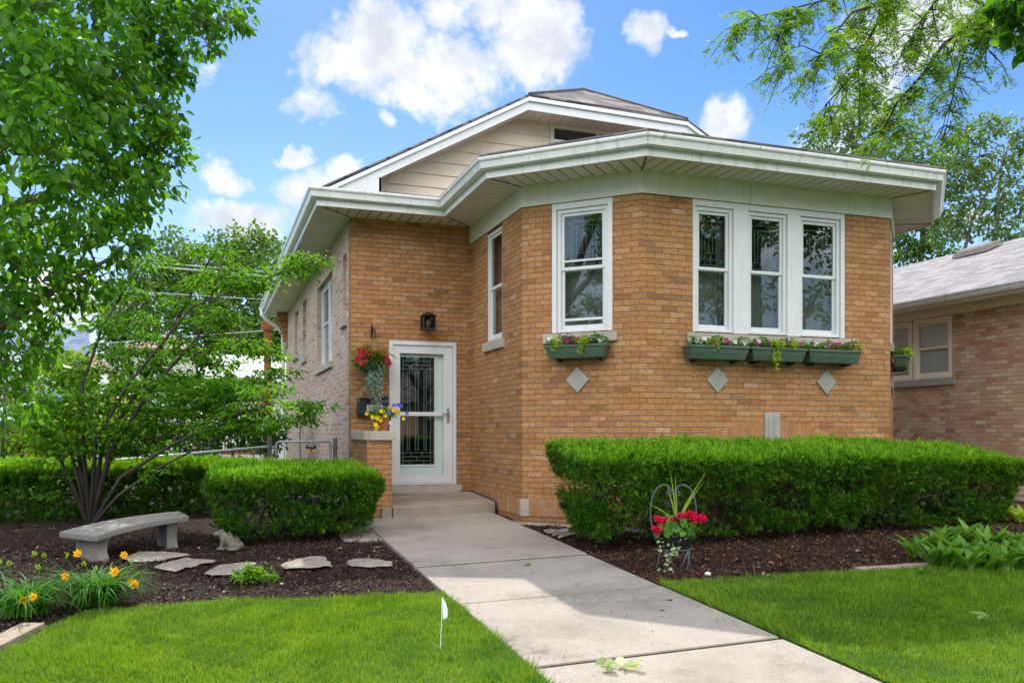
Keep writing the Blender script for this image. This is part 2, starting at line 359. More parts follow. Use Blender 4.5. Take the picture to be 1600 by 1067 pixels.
def ground_mat(name, stops, scale, bump_d, fine):
    m, T = new_mat(name); co = obj_co(T)
    c = T.ramp(T.noise(scale, 6, .7, co), stops)
    finish(T, c, .95, T.noise(fine, 5, .7, co), bump_d, .9, spec=.15)
    return m
M_MULCH = ground_mat('dark_mulch', [(.25, (.012, .008, .006)), (.5, (.030, .019, .014)), (.64, (.060, .036, .025)), (.76, (.12, .075, .048))], 38, .03, 55)
M_MULCH_RED = ground_mat('reddish_mulch', [(.25, (.013, .008, .006)), (.5, (.040, .020, .013)), (.64, (.085, .040, .022)), (.76, (.15, .08, .045))], 38, .03, 55)
M_LAWNBASE = ground_mat('lawn_thatch', [(.3, (.030, .070, .008)), (.55, (.055, .11, .012)), (.75, (.085, .12, .025))], 22, .02, 60)
M_FIELD = ground_mat('open_ground', [(.3, (.045, .085, .02)), (.55, (.07, .12, .028)), (.75, (.10, .13, .045))], 2.5, .03, 20)
M_ROAD = ground_mat('asphalt', [(.3, (.045, .045, .046)), (.6, (.06, .06, .06))], 40, .004, 120)
m_, T_ = new_mat('mulch_chip'); gi_ = T_.n('ShaderNodeNewGeometry')
finish(T_, T_.ramp(gi_.outputs['Random Per Island'], [(0, (.010, .007, .005)), (.5, (.034, .018, .011)), (.8, (.068, .033, .018)), (.93, (.15, .075, .04)), (.985, (.24, .15, .09)), (1, (.48, .40, .30))]), .9)
M_CHIP = m_
m_, T_ = new_mat('red_mulch_chip'); gi_ = T_.n('ShaderNodeNewGeometry')
finish(T_, T_.ramp(gi_.outputs['Random Per Island'], [(0, (.012, .007, .005)), (.45, (.042, .019, .011)), (.75, (.10, .042, .020)), (.93, (.20, .09, .042)), (.985, (.30, .17, .09)), (1, (.48, .40, .30))]), .9)
M_CHIP_RED = m_

# ------------------------------------------------------------------ mesh helpers
rng = np.random.default_rng(11)
random.seed(5)

def wloc(o):
    v = Vector((0, 0, 0))
    while o is not None: v = v + o.location; o = o.parent
    return v

def np_obj(name, V, faces, mat, parent=None, smooth=False, uv=None):
    """one mesh object from a vertex array and a list of face-index arrays; vertices are given in world metres"""
    me = bpy.data.meshes.new(name)
    V = np.asarray(V, dtype=np.float32).reshape(-1, 3)
    off = wloc(parent) if parent is not None else None
    if off is not None: V = V - np.array(off, dtype=np.float32)
    else:
        off = Vector((float(V[:, 0].mean()), float(V[:, 1].mean()), float(V[:, 2].min())))
        V = V - np.array(off, dtype=np.float32)
    me.vertices.add(len(V)); me.vertices.foreach_set('co', V.ravel())
    idx = np.concatenate([np.asarray(f, dtype=np.int32).ravel() for f in faces])
    sizes = np.concatenate([np.full(len(f), np.asarray(f).shape[1], dtype=np.int32) for f in faces])
    me.loops.add(len(idx)); me.loops.foreach_set('vertex_index', idx)
    me.polygons.add(len(sizes)); me.polygons.foreach_set('loop_start', np.concatenate([[0], np.cumsum(sizes)[:-1]]).astype(np.int32))
    if smooth: me.polygons.foreach_set('use_smooth', np.ones(len(sizes), dtype=bool))
    me.update(calc_edges=True); me.validate()
    me.materials.append(mat)
    o = bpy.data.objects.new(name, me); COL.objects.link(o)
    if parent is not None: o.parent = parent
    else: o.location = off
    return o

class MB:
    """collects boxes, slabs, tubes and leaves, then links them as ONE mesh object"""
    def __init__(s): s.V = []; s.F = []; s.U = []
    def face(s, pts, uv=None):
        i = len(s.V); s.V += [tuple(p) for p in pts]; s.F.append(list(range(i, i + len(pts))))
        if uv is None:
            a = Vector(pts[1]) - Vector(pts[0]); b = Vector(pts[-1]) - Vector(pts[0]); n = a.cross(b)
            ax = max(range(3), key=lambda k: abs(n[k]))
            ij = {0: (1, 2), 1: (0, 2), 2: (0, 1)}[ax]
            uv = [(p[ij[0]], p[ij[1]]) for p in pts]
        s.U.append(uv)
    def hexa(s, b, t):
        """b and t: four bottom and four top corners, same order, counter-clockwise from above"""
        s.face([b[3], b[2], b[1], b[0]]); s.face(t)
        for i in range(4):
            j = (i + 1) % 4; s.face([b[i], b[j], t[j], t[i]])
    def box(s, x0, x1, y0, y1, z0, z1):
        s.hexa([(x0, y0, z0), (x1, y0, z0), (x1, y1, z0), (x0, y1, z0)], [(x0, y0, z1), (x1, y0, z1), (x1, y1, z1), (x0, y1, z1)])
    def obox(s, fr, a0, a1, n0, n1, z0, z1):
        """box in a wall frame fr=(origin, along, outward): along a, outward n, up z"""
        o, a, n = fr
        P = lambda x, y, z: (o[0] + a[0] * x + n[0] * y, o[1] + a[1] * x + n[1] * y, z)
        s.hexa([P(a0, n1, z0), P(a1, n1, z0), P(a1, n0, z0), P(a0, n0, z0)], [P(a0, n1, z1), P(a1, n1, z1), P(a1, n0, z1), P(a0, n0, z1)])
    def prism(s, poly, z0, z1):
        n = len(poly)
        zz = (lambda p: z1(p[0], p[1])) if callable(z1) else (lambda p: z1)
        zb = (lambda p: z0(p[0], p[1])) if callable(z0) else (lambda p: z0)
        s.face([(p[0], p[1], zz(p)) for p in poly]); s.face([(p[0], p[1], zb(p)) for p in reversed(poly)])
        for i in range(n):
            p, q = poly[i], poly[(i + 1) % n]
            s.face([(p[0], p[1], zb(p)), (q[0], q[1], zb(q)), (q[0], q[1], zz(q)), (p[0], p[1], zz(p))])
    def slab(s, pts, th, uvs=None, down=(0, 0, -1)):
        d = Vector(down) * th; n = len(pts)
        s.face(pts, uvs); s.face([tuple(Vector(p) + d) for p in reversed(pts)])
        for i in range(n):
            p, q = Vector(pts[i]), Vector(pts[(i + 1) % n]); s.face([p + d, q + d, q, p])
    def tube(s, pts, rad, seg=6, cap=True):
        pts = [Vector(p) for p in pts]; n = len(pts)
        rad = list(rad) if hasattr(rad, '__len__') else [rad] * n
        base = len(s.V); ref = None
        for i in range(n):
            t = (pts[min(i + 1, n - 1)] - pts[max(i - 1, 0)])
            t = t.normalized() if t.length > 1e-9 else Vector((0, 0, 1))
            if ref is None: ref = t.orthogonal().normalized()
            ref = (ref - t * ref.dot(t)); ref = ref.normalized() if ref.length > 1e-6 else t.orthogonal().normalized()
            b = t.cross(ref)
            for k in range(seg):
                a = 2 * math.pi * k / seg
                s.V.append(tuple(pts[i] + (ref * math.cos(a) + b * math.sin(a)) * rad[i]))
        for i in range(n - 1):
            for k in range(seg):
                k2 = (k + 1) % seg
                s.F.append([base + i * seg + k, base + i * seg + k2, base + (i + 1) * seg + k2, base + (i + 1) * seg + k]); s.U.append([(0, 0), (.02, 0), (.02, .02), (0, .02)])
        if cap:
            s.F.append([base + k for k in reversed(range(seg))]); s.U.append([(0, 0)] * seg)
            s.F.append([base + (n - 1) * seg + k for k in range(seg)]); s.U.append([(0, 0)] * seg)
    def lathe(s, c, prof, seg=20, sx=1., sy=1.):
        """prof: (radius, z) from bottom to top around the vertical through c"""
        base = len(s.V)
        for r, z in prof:
            for k in range(seg):
                a = 2 * math.pi * k / seg; s.V.append((c[0] + r * math.cos(a) * sx, c[1] + r * math.sin(a) * sy, c[2] + z))
        for i in range(len(prof) - 1):
            for k in range(seg):
                k2 = (k + 1) % seg
                s.F.append([base + i * seg + k, base + i * seg + k2, base + (i + 1) * seg + k2, base + (i + 1) * seg + k]); s.U.append([(0, 0), (.02, 0), (.02, .02), (0, .02)])
        s.F.append([base + k for k in reversed(range(seg))]); s.U.append([(0, 0)] * seg)
        s.F.append([base + (len(prof) - 1) * seg + k for k in range(seg)]); s.U.append([(0, 0)] * seg)
    def sweep(s, path, prof, closed_prof=True):
        """carry a profile of (outward, z) along a plan path with mitred corners; outward is to the right of travel"""
        n = len(path); rows = []
        for i in range(n):
            def nrm(a, b):
                d = Vector((b[0] - a[0], b[1] - a[1])); d.normalize(); return Vector((d.y, -d.x))
            if i == 0: m = nrm(path[0], path[1])
            elif i == n - 1: m = nrm(path[-2], path[-1])
            else:
                n1, n2 = nrm(path[i - 1], path[i]), nrm(path[i], path[i + 1]); m = (n1 + n2); m = m / (m.length_squared / 2)
            rows.append([(path[i][0] + m.x * o, path[i][1] + m.y * o, z) for o, z in prof])
        k = len(prof)
        d = 0.
        for i in range(n - 1):
            L = (Vector(path[i + 1]) - Vector(path[i])).length
            for j in range(k if closed_prof else k - 1):
                j2 = (j + 1) % k; z0, z1 = prof[j][1], prof[j2][1]
                s.face([rows[i][j], rows[i + 1][j], rows[i + 1][j2], rows[i][j2]], [(d, z0), (d + L, z0), (d + L, z1), (d, z1)])
            d += L
        if closed_prof: s.face(list(reversed(rows[0]))); s.face(rows[-1])
    def build(s, name, mat, parent=None, smooth=False, bevel=0., loc=None):
        me = bpy.data.meshes.new(name)
        off = wloc(parent) if parent is not None else (Vector(loc) if loc is not None else Vector((0, 0, 0)))
        me.from_pydata([tuple(Vector(v) - off) for v in s.V], [], s.F)
        ul = me.uv_layers.new(name='UVMap'); flat = [c for f in s.U for uv in f for c in uv]
        ul.data.foreach_set('uv', flat)
        me.materials.append(mat)
        bm = bmesh.new(); bm.from_mesh(me)
        bmesh.ops.remove_doubles(bm, verts=bm.verts, dist=1e-5)
        bmesh.ops.recalc_face_normals(bm, faces=bm.faces)
        if bevel:
            es = [e for e in bm.edges if len(e.link_faces) == 2 and e.calc_face_angle(0) > .6]
            bmesh.ops.bevel(bm, geom=es, offset=bevel, segments=2, affect='EDGES', profile=.6)
        bm.to_mesh(me); bm.free()
        if smooth: me.polygons.foreach_set('use_smooth', [True] * len(me.polygons))
        o = bpy.data.objects.new(name, me); COL.objects.link(o)
        if parent is not None: o.parent = parent
        else: o.location = off
        return o

def tag(o, label=None, cat=None, group=None, kind=None):
    if label: o['label'] = label
    if cat: o['category'] = cat
    if group: o['group'] = group
    if kind: o['kind'] = kind
    return o
def thing(name, loc, label, cat, group=None):
    o = bpy.data.objects.new(name, None); COL.objects.link(o); o.location = loc; o.empty_display_size = .2
    return tag(o, label, cat, group)
def copy_tree(o, parent=None):
    c = o.copy(); COL.objects.link(c)
    if parent is not None: c.parent = parent
    for ch in list(o.children): copy_tree(ch, c)
    return c

def unit(a): return a / np.maximum(np.linalg.norm(a, axis=-1, keepdims=True), 1e-9)
def rdir(n): return unit(rng.normal(size=(n, 3)))

def leaf_arrays(P, A, N, L, W, fold=.22, curl=.15):
    """folded ovate blades: base P, axis A, face normal N"""
    n = len(P); A = unit(A); N = unit(N - A * np.sum(N * A, 1, keepdims=True)); S = np.cross(A, N)
    L = np.broadcast_to(np.asarray(L, float).reshape(-1, 1), (n, 1)); W = np.broadcast_to(np.asarray(W, float).reshape(-1, 1), (n, 1))
    f = N * W * fold
    V = np.stack([P, P + A * L * .33 + S * W * .5 + f, P + A * L * .70 + S * W * .36 + f * .7 - N * L * curl * .4, P + A * L - N * L * curl,
                  P + A * L * .70 - S * W * .36 + f * .7 - N * L * curl * .4, P + A * L * .33 - S * W * .5 + f], 1).reshape(-1, 3)
    b = np.arange(n)[:, None] * 6
    return V, [b + np.array([[0, 1, 2, 3]]), b + np.array([[0, 3, 4, 5]])]
def sprig_arrays(P, A, N, L, W):
    """slim four-sided sprays for needles and far leaves"""
    n = len(P); A = unit(A); N = unit(N - A * np.sum(N * A, 1, keepdims=True)); S = np.cross(A, N)
    L = np.broadcast_to(np.asarray(L, float).reshape(-1, 1), (n, 1)); W = np.broadcast_to(np.asarray(W, float).reshape(-1, 1), (n, 1))
    V = np.stack([P, P + A * L * .45 + S * W * .5 + N * W * .15, P + A * L, P + A * L * .45 - S * W * .5 + N * W * .15], 1).reshape(-1, 3)
    return V, [np.arange(n)[:, None] * 4 + np.array([[0, 1, 2, 3]])]
def merge(parts):
    V = []; Fs = []; o = 0
    for v, fs in parts:
        V.append(v); Fs += [f + o for f in fs]; o += len(v)
    return np.concatenate(V), Fs

# ------------------------------------------------------------------ ground
def G(x, y):
    """the front yard rises gently to the house and to the right"""
    yc = min(max(y, 1), 12.5); xc = min(max(x, -4), 10)
    return .433 + .048 * (yc - 10.88) + .022 * (xc - 3.6)
def Gn(x, y): return .433 + .048 * (np.clip(y, 1, 12.5) - 10.88) + .022 * (np.clip(x, -4, 10) - 3.6)
def struct(o): o['kind'] = 'structure'; return o
def stuff(o): o['kind'] = 'stuff'; return o

def grid(name, xs, ys, zf, mat, parent=None, smooth=True):
    X, Y = np.meshgrid(xs, ys); V = np.stack([X, Y, zf(X, Y)], -1).reshape(-1, 3)
    nx = len(xs); i = np.arange(len(ys) - 1)[:, None] * nx + np.arange(nx - 1)[None]
    return np_obj(name, V, [np.stack([i, i + 1, i + 1 + nx, i + nx], -1).reshape(-1, 4)], mat, parent, smooth)

struct(grid('ground', [-900, -300, -80, -30, -12, -4, 10, 20, 40, 100, 300, 900], [-600, -150, -40, -12, 1, 12.5, 30, 60, 120, 300, 1200], lambda x, y: Gn(x, y) - .06, M_FIELD))
rd = MB(); rd.box(-120, 120, -15.5, -8, -.06, -.03); struct(rd.build('road', M_ROAD))

WX0, WX1 = 1.82, 3.575
wk = MB()
ys = [10.95, 9.425, 7.84, 6.38, 4.775, 3.18, 1.6, 0.0, -1.6, -3.2, -4.8]
for i in range(len(ys) - 1):
    y1, y0 = ys[i] - .022, ys[i + 1] + .022; dz = [0, .004, -.004, .003, 0, .003, 0, 0, 0, 0][i]
    wk.prism([(WX0, y0), (WX1, y0), (WX1, y1), (WX0, y1)], lambda x, y: G(x, y) - .12, lambda x, y, dz=dz: G(x, y) + dz)
wk.prism([(1.40, 9.50), (1.81, 9.44), (1.81, 10.93), (1.40, 10.93)], lambda x, y: G(x, y) - .12, lambda x, y: G(x, y) - .004)
struct(wk.build('walkway', M_WALK, bevel=.009))
def clip_half(poly, a, axis, keep):
    out = []
    for i in range(len(poly)):
        p, q = poly[i], poly[(i + 1) % len(poly)]; fp, fq = (p[axis] - a) * keep, (q[axis] - a) * keep
        if fp >= 0: out.append(p)
        if (fp >= 0) != (fq >= 0): t = fp / (fp - fq); out.append((p[0] + (q[0] - p[0]) * t, p[1] + (q[1] - p[1]) * t))
    return out
def patch(mb, poly, dz0, dz1):
    # a sheet that follows the fall of the ground: cut where the slope changes
    for ky in (1, -1):
        for kx in (1, -1):
            c = clip_half(clip_half(poly, 1.0, 1, ky), 10.0, 0, kx)
            if len(c) > 2: mb.prism(c, lambda x, y: G(x, y) + dz0, lambda x, y: G(x, y) + dz1)
gp = MB(); patch(gp, [(WX0 + .02, -4.8), (WX1 - .02, -4.8), (WX1 - .02, 10.9), (WX0 + .02, 10.9)], -.2, -.010)
struct(gp.build('walkway_base', M_MULCH))

def bumps(x, y, a):
    return a * (np.sin(x * 7.1 + 1.3 * np.sin(y * 3.7)) * np.sin(y * 6.3 + 1.7 * np.sin(x * 2.9)) + .6 * np.sin(x * 17.3 + y * 5.1) * np.sin(y * 15.1 - x * 4.2) + .35 * np.sin(x * 41 + 3 * np.sin(y * 13)) * np.sin(y * 37))
struct(grid('garden_bed', np.arange(-7, 1.801, .05), np.arange(4.2, 16.5, .06), lambda x, y: Gn(x, y) - .026 + bumps(x, y, .010), M_MULCH))
struct(grid('garden_bed', np.arange(3.60, 11.75, .05), np.arange(5.5, 12.2, .05), lambda x, y: Gn(x, y) - .026 + bumps(x, y, .010), M_MULCH_RED))

LAWN_L = [(1.80, -3.0), (1.80, 6.80), (1.45, 6.83), (1.12, 6.87), (.6, 7.0), (.12, 7.10), (-.4, 7.15), (-.85, 7.10), (-1.05, 6.78), (-1.3, 6.0), (-1.6, 5.0), (-2.4, 2.0), (-3.4, -3.0)]
LAWN_R = [(3.60, -3.0), (13.0, -3.0), (12.5, 5.5), (9.0, 5.85), (7.9, 5.94), (7.23, 6.01), (6.55, 6.11), (5.75, 6.21), (4.62, 6.35), (3.9, 6.45), (3.60, 6.44)]
for poly in (LAWN_L, LAWN_R):
    b = MB(); patch(b, poly, -.05, .002); struct(b.build('lawn', M_LAWNBASE))

def inside(poly, x, y):
    r = np.zeros(len(x), bool); n = len(poly)
    for i in range(n):
        x0, y0 = poly[i]; x1, y1 = poly[(i + 1) % n]
        c = (y0 > y) != (y1 > y)
        with np.errstate(divide='ignore', invalid='ignore'): t = x < (x1 - x0) * (y - y0) / (y1 - y0 + 1e-12) + x0
        r ^= c & t
    return r
def blades(poly, box, dens, lean_x, dead_edge=0):
    n = int((box[1] - box[0]) * (box[3] - box[2]) * dens)
    x = rng.uniform(box[0], box[1], n); y = rng.uniform(box[2], box[3], n)
    # nearer ground gets more blades
    keep = inside(poly, x, y) & (rng.random(n) < np.clip(1.25 - (y - 3.5) * .10, .55, 1))
    x, y = x[keep], y[keep]; n = len(x)
    tuft = .75 + .35 * np.sin(x * 5.3 + 2 * np.sin(y * 3.1)) * np.sin(y * 4.7 + x) + .25 * np.sin(x * 23 + y * 3) * np.sin(y * 21)
    h = rng.uniform(.020, .052, n) * np.clip(tuft, .5, 1.3) + .009; near = np.abs(x - lean_x) < .05; h[near] *= 1.35
    w = rng.uniform(.0034, .0068, n)
    a = rng.uniform(0, 2 * np.pi, n); S = np.stack([np.cos(a), np.sin(a), 0 * a], 1)
    ln = rng.normal(0, .42, (n, 2)); edge = np.exp(-np.abs(x - lean_x) / .03); ln[:, 0] += np.sign(lean_x - x) * edge * 1.1
    ln[:, 0] += .25 * np.sin(x * 2.1 + y * 1.3); ln[:, 1] += .25 * np.sin(y * 1.9 - x)
    B = np.stack([x, y, Gn(x, y) - .004], 1)
    D = np.stack([ln[:, 0], ln[:, 1], np.ones(n)], 1); D = unit(D)
    M = B + D * (h * .55)[:, None]
    D2 = D.copy(); D2[:, :2] *= 2.0; D2 = unit(D2); T = M + D2 * (h * .6)[:, None]
    W = S * w[:, None] * .5
    V = np.stack([B - W, B + W, M + W * .8, M - W * .8, T], 1).reshape(-1, 3)
    i = np.arange(n)[:, None] * 5
    return V, [i + np.array([[0, 1, 2, 3]]), i + np.array([[3, 2, 4]])]
V, F = blades(LAWN_L, (-2.6, 1.8, 2.6, 7.2), 10500, 1.80); stuff(np_obj('grass', V, F, L_GRASS))
V, F = blades(LAWN_R, (3.6, 10.5, 2.4, 6.5), 8500, 3.60); stuff(np_obj('grass', V, F, L_GRASS))

def chips(box, dens, skip=None, n=None):
    n = int((box[1] - box[0]) * (box[3] - box[2]) * dens)
    x = rng.uniform(box[0], box[1], n); y = rng.uniform(box[2], box[3], n)
    k = ~(inside(LAWN_L, x, y) | inside(LAWN_R, x, y)); x, y = x[k], y[k]; n = len(x)
    P = np.stack([x, y, Gn(x, y) - .020 + bumps(x, y, .010) + rng.uniform(0, .016, n)], 1)
    A = unit(np.stack([rng.normal(size=n), rng.normal(size=n), rng.normal(0, .35, n)], 1))
    N = unit(np.stack([rng.normal(0, .45, n), rng.normal(0, .45, n), np.ones(n)], 1))
    L = rng.gamma(2.0, .0065, n) + .005
    return leaf_arrays(P, A, N, L, L * rng.uniform(.25, .6, n), .12, .08)
V, F = merge([chips((-4.5, 1.80, 5.0, 10.6), 4600), chips((-4.5, 1.8, 10.6, 13.0), 500)]); stuff(np_obj('mulch_chips', V, F, M_CHIP))
V, F = chips((3.60, 10.8, 5.7, 9.8), 4200); stuff(np_obj('mulch_chips', V, F, M_CHIP_RED))

# grass clippings and grit blown onto the concrete
n_ = 620; x_ = np.where(rng.random(n_) < .6, np.where(rng.random(n_) < .5, WX0 + rng.gamma(1.3, .07, n_), WX1 - rng.gamma(1.3, .07, n_)), rng.uniform(WX0, WX1, n_)); x_ = np.clip(x_, WX0 + .02, WX1 - .02); y_ = rng.uniform(3.2, 10.7, n_)
V, F = sprig_arrays(np.stack([x_, y_, Gn(x_, y_) + .0065], 1), np.stack([rng.normal(size=n_), rng.normal(size=n_), np.abs(rng.normal(0, .08, n_))], 1), np.stack([rng.normal(0, .2, n_), rng.normal(0, .2, n_), np.ones(n_)], 1), rng.uniform(.012, .035, n_), rng.uniform(.004, .009, n_)); stuff(np_obj('grass_clippings', V, F, M_CHIP_RED))

# ------------------------------------------------------------------ the brick house
house = thing('brick_house', (5.7, 12.2, .5), 'orange brick bungalow with a half-octagon front bay, white eaves and a clipped gable', 'house')
SZ = 4.53            # soffit height
def frame(p, q):
    a = Vector((q[0] - p[0], q[1] - p[1])); a.normalize()
    return (p, (a.x, a.y), (a.y, -a.x))          # outward is to the right of travel
def wall(mb, p, q, z0, z1, openings=(), u0=0., reveal=.10, rev=None):
    """brick wall from p to q with real openings (a0,a1,z0,z1) and brick reveals"""
    L = (Vector(q) - Vector(p)).length; fr = frame(p, q); o, a, n = fr
    xs = sorted({0, L, *[v for op in openings for v in op[:2]]}); zs = sorted({z0, z1, *[v for op in openings for v in op[2:]]})
    P = lambda x, d, z: (o[0] + a[0] * x - n[0] * d, o[1] + a[1] * x - n[1] * d, z)
    for i in range(len(xs) - 1):
        for j in range(len(zs) - 1):
            cx, cz = (xs[i] + xs[i + 1]) / 2, (zs[j] + zs[j + 1]) / 2
            if any(op[0] < cx < op[1] and op[2] < cz < op[3] for op in openings): continue
            c = [(xs[i], zs[j]), (xs[i + 1], zs[j]), (xs[i + 1], zs[j + 1]), (xs[i], zs[j + 1])]
            mb.face([P(x, 0, z) for x, z in c], [(u0 + x, z) for x, z in c])
    for (b0, b1, y0, y1) in openings:
        r = reveal
        mb.face([P(b0, 0, y0), P(b0, r, y0), P(b0, r, y1), P(b0, 0, y1)], [(u0 + b0, y0), (u0 + b0 + r, y0), (u0 + b0 + r, y1), (u0 + b0, y1)])
        mb.face([P(b1, r, y0), P(b1, 0, y0), P(b1, 0, y1), P(b1, r, y1)], [(u0 + b1, y0), (u0 + b1 + r, y0), (u0 + b1 + r, y1), (u0 + b1, y1)])
        mb.face([P(b0, 0, y1), P(b0, r, y1), P(b1, r, y1), P(b1, 0, y1)], [(u0 + b0, y1), (u0 + b0, y1 + r), (u0 + b1, y1 + r), (u0 + b1, y1)])
        mb.face([P(b0, r, y0), P(b0, 0, y0), P(b1, 0, y0), P(b1, r, y0)], [(u0 + b0, y0 + r), (u0 + b0, y0), (u0 + b1, y0), (u0 + b1, y0 + r)])
    return fr

A0, A1, A2, A3, A4, A5, A6 = (1.9, 12.2), (3.66, 12.2), (3.66, 9.98), (4.74, 8.9), (8.35, 8.9), (9.43, 9.98), (9.43, 12.2)
FZ = 4.27
w = MB(); ZB = .18
fE = wall(w, A0, A1, ZB, SZ + .03, [(.54, 1.54, .73, 2.82)], 0., .16)
fS = wall(w, A1, A2, ZB, SZ, [(.80, 1.45, 2.74, FZ)], 1.76)
fD = wall(w, A2, A3, ZB, SZ, [(.396, 1.17, 2.69, FZ)], 3.98)
fF = wall(w, A3, A4, ZB, SZ, [(.68, 2.90, 2.68, FZ)], 5.507)
fR = wall(w, A4, A5, ZB, SZ, [(.357, 1.131, 2.69, FZ)], 9.117)
fT = wall(w, A5, A6, ZB, SZ, (), 10.64)
wall(w, (1.9, 12.42), A0, ZB, SZ + .03, (), -.22)
wall(w, A6, (9.62, 12.2), ZB, SZ, (), 12.9)
w.build('front_wall', M_FACE, house)
w = MB()
SIDE = [(22.95 - 12.95, 22.95 - 12.62, 3.15, 4.12), (22.95 - 16.2, 22.95 - 14.15, 2.66, 4.14), (22.95 - 18.75, 22.95 - 18.0, 3.05, 4.25), (22.95 - 20.6, 22.95 - 19.7, 3.24, 4.25)]
fL = wall(w, (1.9, 22.95), (1.9, 12.42), ZB, SZ + .03, [o for o in SIDE], 0., .13)
wall(w, (9.62, 12.2), (9.62, 22.95), ZB, SZ + .03, (), 0.)
wall(w, (9.62, 22.95), (1.9, 22.95), ZB, SZ + .03, (), 3.)
w.build('side_wall', M_COMMON, house)
# foundation, soldier-course band and its corner stones
b = MB(); b.sweep([(1.9, 12.19), (3.66, 12.19), A2, A3, A4, A5, A6], [(-.03, .0), (.05, .0), (.05, .365), (.035, .385), (-.03, .385)]); b.build('foundation', M_FOUND, house)
b = MB(); b.sweep([A1, A2, A3, A4, A5, A6], [(-.02, .47), (.014, .47), (.014, .672), (.006, .678), (-.02, .678)]); b.build('soldier_band', M_SOLD, house)
for (P0, P1, P2) in ((A1, A2, A3), (A2, A3, A4), (A3, A4, A5), (A4, A5, A6)):
    u1 = (Vector(P0) - Vector(P1)).normalized() * .045; u2 = (Vector(P2) - Vector(P1)).normalized() * .10
    b = MB(); b.sweep([tuple(Vector(P1) + u1), P1, tuple(Vector(P1) + u2)], [(-.02, .466), (.02, .466), (.02, .676), (-.02, .676)]); b.build('corner_stone', M_STONE, house, bevel=.003)
# the shallow brick arch over the hidden basement window with its keystone
pts = []
b = MB(); o, a, n = fF
for k in range(19):
    t = -1 + 2 * k / 18; pts.append((1.79 + t * 1.02, 1.635 - .20 * t * t))
for k in range(18):
    (x0, z0), (x1, z1) = pts[k], pts[k + 1]
    Pq = lambda x, z, d: (o[0] + a[0] * x + n[0] * d, o[1] + a[1] * x + n[1] * d, z)
    b.hexa([Pq(x0, z0 - .21, .010), Pq(x1, z1 - .21, .010), Pq(x1, z1 - .21, -.02), Pq(x0, z0 - .21, -.02)], [Pq(x0, z0, .010), Pq(x1, z1, .010), Pq(x1, z1, -.02), Pq(x0, z0, -.02)])
b.build('brick_arch', M_SOLD, house)
b = MB(); b.obox(fF, 1.675, 1.895, -.02, .035, 1.40, 1.735); ks = b.build('keystone', M_STONE_GREY, house, bevel=.008)
b = MB(); b.obox(fF, 1.72, 1.77, .034, .043, 1.42, 1.70); b.build('flute', M_STONE_GREY, ks, bevel=.004); b = MB(); b.obox(fF, 1.80, 1.85, .034, .043, 1.42, 1.70); b.build('flute', M_STONE_GREY, ks, bevel=.004)
for fr, ac, zc in ((fD, .735, 2.125), (fF, 1.01, 2.125), (fF, 2.60, 2.13), (fR, .80, 2.125)):
    b = MB(); o, a, n = fr
    Pq = lambda x, z, d: (o[0] + a[0] * x + n[0] * d, o[1] + a[1] * x + n[1] * d, z)
    q = [(ac - .15, zc), (ac, zc - .155), (ac + .15, zc), (ac, zc + .155)]
    b.hexa([Pq(x, z, -.02) for x, z in q], [Pq(x, z, .022) for x, z in q]); b.build('stone_diamond', M_STONE_GREY, house, bevel=.004)

# ---- windows
def leaded(fr, a0, a1, z0, z1, n, parent):
    m = MB(); w_, h = a1 - a0, z1 - z0; c = (a0 + a1) / 2; t = .0032
    V = lambda x, za, zb: m.obox(fr, x - t, x + t, n - .004, n + .004, za, zb)
    H = lambda z, xa, xb: m.obox(fr, xa, xb, n - .004, n + .004, z - t, z + t)
    for k in (.17, .29): V(a0 + w_ * k, z0 + h * .16, z1 - h * .20); V(a1 - w_ * k, z0 + h * .16, z1 - h * .20)
    V(a0 + w_ * .5, z0, z0 + h * .25); H(z0 + h * .16, a0, a1); H(z0 + h * .05, a0, a1); H(z1 - h * .20, a0 + w_ * .17, a1 - w_ * .17); H(z1 - h * .10, a0, a1); H(z0 + h * .28, a0 + w_ * .29, a1 - w_ * .29)
    V(c - .028, z0 + h * .27, z0 + h * .62); V(c + .028, z0 + h * .27, z0 + h * .62)
    for k in range(8):
        t0, t1 = math.pi * k / 8, math.pi * (k + 1) / 8; r = w_ * .22; zc = z0 + h * .60
        o, a, nn = fr; Pq = lambda x, z: (o[0] + a[0] * x + nn[0] * n, o[1] + a[1] * x + nn[1] * n, z)
        m.tube([Pq(c + r * math.cos(t0), zc + r * .9 * math.sin(t0)), Pq(c + r * math.cos(t1), zc + r * .9 * math.sin(t1))], .005, 4)
    m.build('leaded_light', M_LEAD, parent)
    for x, z, r in ((c, z0 + h * .645, .024), (a0 + w_ * .09, z0 + h * .11, .020), (a1 - w_ * .09, z0 + h * .11, .020), (a0 + w_ * .09, z1 - h * .12, .016), (a1 - w_ * .09, z1 - h * .12, .016)):
        o, a, nn = fr; x0, y0 = o[0] + a[0] * x, o[1] + a[1] * x; j = MB()
        j.tube([(x0 + nn[0] * (n - .006), y0 + nn[1] * (n - .006), z), (x0 + nn[0] * (n + .008), y0 + nn[1] * (n + .008), z)], [r, r * .6], 8); j.build('glass_jewel', M_JEWEL, parent)

def drape(fr, a0, a1, n, z0, z1, parent, mat=None, amp=.018, seed=0):
    m = MB(); k = 40; o, a, nn = fr; rr = random.Random(seed)
    ph = [rr.uniform(0, 6) for _ in range(3)]
    def P(i, z):
        x = a0 + (a1 - a0) * i / k; d = n + amp * (math.sin(i * .95 + ph[0]) + .5 * math.sin(i * 2.1 + ph[1])); return (o[0] + a[0] * x + nn[0] * d, o[1] + a[1] * x + nn[1] * d, z)
    for i in range(k): m.face([P(i, z0), P(i + 1, z0), P(i + 1, z1), P(i, z1)])
    m.build('curtain', mat or M_CURTAIN, parent, smooth=True)

